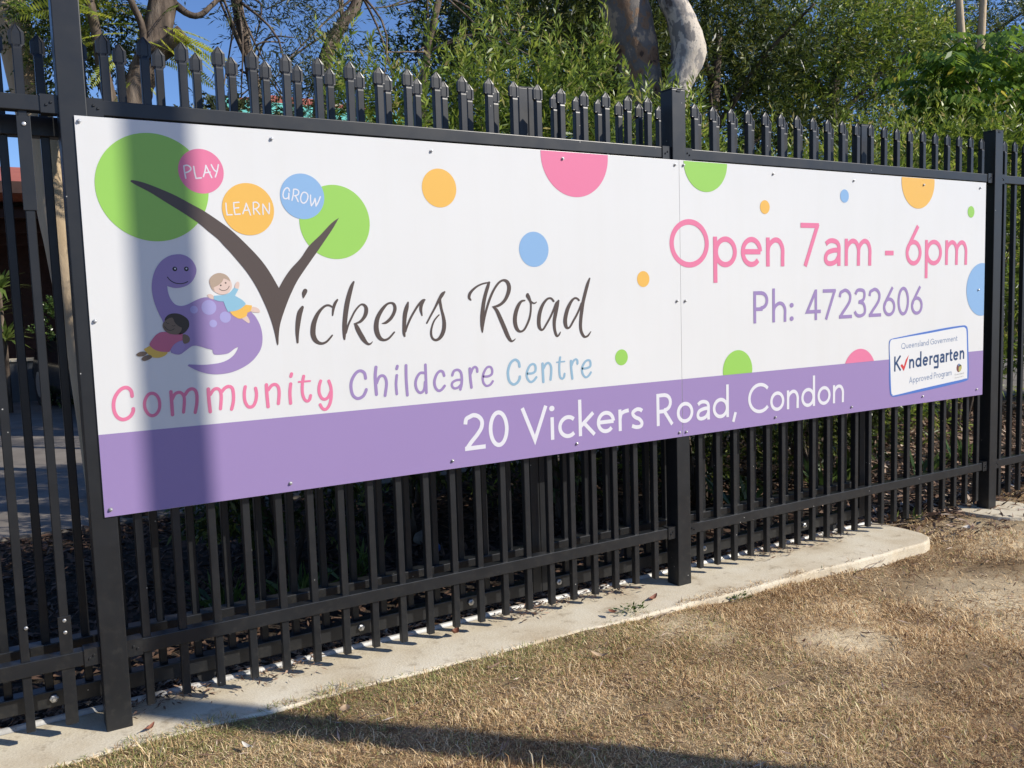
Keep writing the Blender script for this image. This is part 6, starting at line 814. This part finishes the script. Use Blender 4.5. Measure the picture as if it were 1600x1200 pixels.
def tone_dry(x, y, n, c):
    big = 0.5 + 0.5 * np.sin(x * 2.3 + 1.1 * np.sin(y * 3.1 + 1)) * np.sin(y * 2.9 + 0.7 * np.sin(x * 4.1))
    t = np.clip(rng.normal(0.38, 0.22, n) + 0.10 * (c - 0.5) + 0.10 * (big - 0.5) - 0.09 * mottle(x * 1.7 + 3, y * 1.7), 0, 0.80)
    greenp = 0.03 + 0.16 * big * (x < 2.2) + 0.40 * np.exp(-((y - front_y(x)) / 0.26) ** 2) * np.clip(2.3 - x, 0, 1)
    g_ = rng.uniform(size=n) < greenp; t[g_] = rng.uniform(0.86, 1.0, g_.sum()); return t
LAWN = [blades(380000, (-0.6, 3.0), (-2.0, 0.0), 0.012, 0.028, 0.0021, 0.40, tone_dry), blades(250000, (2.6, 7.5), (-3.3, 0.25), 0.015, 0.036, 0.0034, 0.36, tone_dry),
        blades(26000, (-2.6, 2.6), (-3.4, -0.2), 0.03, 0.06, 0.003, 0.5, tone_dry), blades(26000, (7.5, 14), (-6, 0.2), 0.04, 0.09, 0.008, 0.4, tone_dry)]
V = np.concatenate([l[0] for l in LAWN]); off = np.cumsum([0] + [len(l[0]) for l in LAWN[:-1]]); F = np.concatenate([l[1] + o_ for l, o_ in zip(LAWN, off)]); T = np.concatenate([l[2] for l in LAWN])
tag(link("dry_grass", np_mesh("dry_grass", V, F.ravel(), 3, "dry_grass", T)), "short dry brown grass with greener tufts along the concrete edge", "grass", kind="stuff")
sl = chips(5200, (-0.4, 6.5), (-2.6, -0.1), soil_h, 0.015, 0.07, 0.10, 0.15, lambda x, y: (y < front_y(x) - 0.01) * 0.9)
tag(foliage("grass_clippings", [sl], "litter", None), "scattered dead stalks and clippings lying on the grass", "grass clippings", kind="stuff")

# ------------------------------------------------------------------ single fallen things
def dead_leaf(x, y, z, L, wd, rz, mat, lab, curl=0.25, name="fallen_leaf"):
    mb = MB(); n = 9
    for i in range(n + 1):
        t = i / n; w = wd * math.sin(math.pi * min(1, t * 0.97 + 0.02)) ** 0.7 / 2; zz = L * curl * (2 * t - 1) ** 2
        for s_ in (-1, -0.45, 0, 0.45, 1): mb.v.append(((t - 0.5) * L, w * s_, zz + abs(s_) * w * 0.55))
    for i in range(n):
        for k in range(4): a = i * 5 + k; mb.f.append((a, a + 1, a + 6, a + 5))
    mb.tube([(-0.5 * L, 0, L * curl), (-0.62 * L, 0.004, L * curl * 0.7)], [0.0012, 0.0008], 5)
    o = mb.build(name, mat, None, True, (x, y, z)); o.rotation_euler = (random.uniform(-.2, .2), random.uniform(-.1, .1), rz); return tag(o, lab, "leaf", "single fallen leaves")
dead_leaf(0.075, -0.055, 0.004, 0.052, 0.016, R(52), "dead_leaf", "dark red brown leaf lying on the concrete beside the near post foot")
dead_leaf(2.10, -0.06, 0.004, 0.06, 0.022, R(20), "dead_leaf", "curled brown leaf on the concrete just left of the middle post")
dead_leaf(0.62, -0.31, 0.012, 0.045, 0.034, R(60), "tan_leaf", "round tan leaf lying on the grass left of the pole shadow")
dead_leaf(0.30, -0.36, 0.010, 0.05, 0.014, R(110), "pale_leaf", "pale upturned leaf in the shaded grass near the bottom edge")
dead_leaf(1.55, -0.42, 0.004, 0.07, 0.02, R(-60), "tan_leaf", "grey brown folded leaf in the grass below the middle of the sign")
dead_leaf(1.83, -0.13, 0.02, 0.045, 0.026, R(100), "dead_leaf", "reddish curled leaf standing at the edge of the concrete")
dead_leaf(1.21, 0.07, 0.012, 0.045, 0.03, R(30), "dead_leaf", "brown leaf caught in mulch at the foot of the palings", 0.5)
dead_leaf(2.28, -0.70, -0.028, 0.06, 0.014, R(0), "dead_leaf", "dark brown leaf on the sandy bare patch")
dead_leaf(4.15, -0.2, 0.0, 0.08, 0.04, R(10), "pale_leaf", "crumpled pale leaf on the dirt before the right post")
def twig(x, y, z, L, rz, lab):
    p = [(-L / 2, 0, 0.004), (-L * .15, L * .04, 0.008), (L * .2, -L * .02, 0.006), (L / 2, L * .05, 0.004)]; q, r = smooth_path(p, [0.0028, 0.0025, 0.002, 0.0012], 3)
    o = MB().tube(q, r, 6).build("twig", "twig", None, True, (x, y, z)); o.rotation_euler = (0, 0, rz); tag(o, lab, "twig", "fallen twigs")
twig(3.86, 0.10, 0.006, 0.30, R(-28), "thin bare twig lying at the end of the concrete strip")
twig(3.3, -0.27, -0.02, 0.26, R(10), "pale twig along the right part of the concrete edge")
twig(2.02, -0.22, -0.005, 0.12, R(8), "short straw coloured twig on the sandy edge right of the middle post")
twig(4.3, -0.75, -0.02, 0.22, R(35), "pale twig on the bare dirt at the right")
# stone and blue ball in the shaded bed
bm = bmesh.new(); bmesh.ops.create_icosphere(bm, subdivisions=3, radius=0.06)
for v in bm.verts: v.co *= 1 + 0.18 * math.sin(v.co.x * 60) * math.sin(v.co.y * 50 + 1) + random.uniform(-.03, .03); v.co.z *= 0.75
me = bpy.data.meshes.new("stone"); bm.to_mesh(me); bm.free(); me.materials.append(MAT["stone"])
tag(link("stone", me, None, (1.72, 1.42, 0.01)), "grey stone in the shaded garden bed behind the gate", "stone")
bm = bmesh.new(); bmesh.ops.create_uvsphere(bm, u_segments=20, v_segments=12, radius=0.028)
me = bpy.data.meshes.new("blue_ball"); bm.to_mesh(me); bm.free(); me.materials.append(MAT["blue_plastic"]); me.polygons.foreach_set("use_smooth", [True] * len(me.polygons))
tag(link("blue_ball", me, None, (1.70, 1.24, 0.0)), "small blue plastic ball lying beside the grey stone", "ball")

for (x, y, z, lab) in ((1.93, -0.115, 0.0, "small leafy green weed growing over the concrete edge left of the middle post"), (2.47, -0.20, -0.03, "small dark green weed in the sandy soil right of the middle post")):
    n = 70; a = rng.uniform(0, 6.28, n); e = rng.uniform(0.0, 0.7, n); r_ = rng.uniform(0, 0.05, n); d = np.stack([np.cos(a) * np.cos(e), np.sin(a) * np.cos(e), np.sin(e)], -1)
    v, f = kites(np.stack([np.cos(a) * r_ * 1.5, np.sin(a) * r_ * 0.8, rng.uniform(0.002, 0.018, n)], -1), d, rng.uniform(0.012, 0.028, n), rng.uniform(0.006, 0.012, n), np.array([[0, 0, 1.0]]) + rng.normal(size=(n, 3)) * 0.4)
    o = foliage("weed", [(v, f, np.repeat(rng.uniform(0, 0.9, n), 4))], "leaf_hedge", None); o.location = (x, y, z); tag(o, lab, "weed", "weeds along the concrete edge")
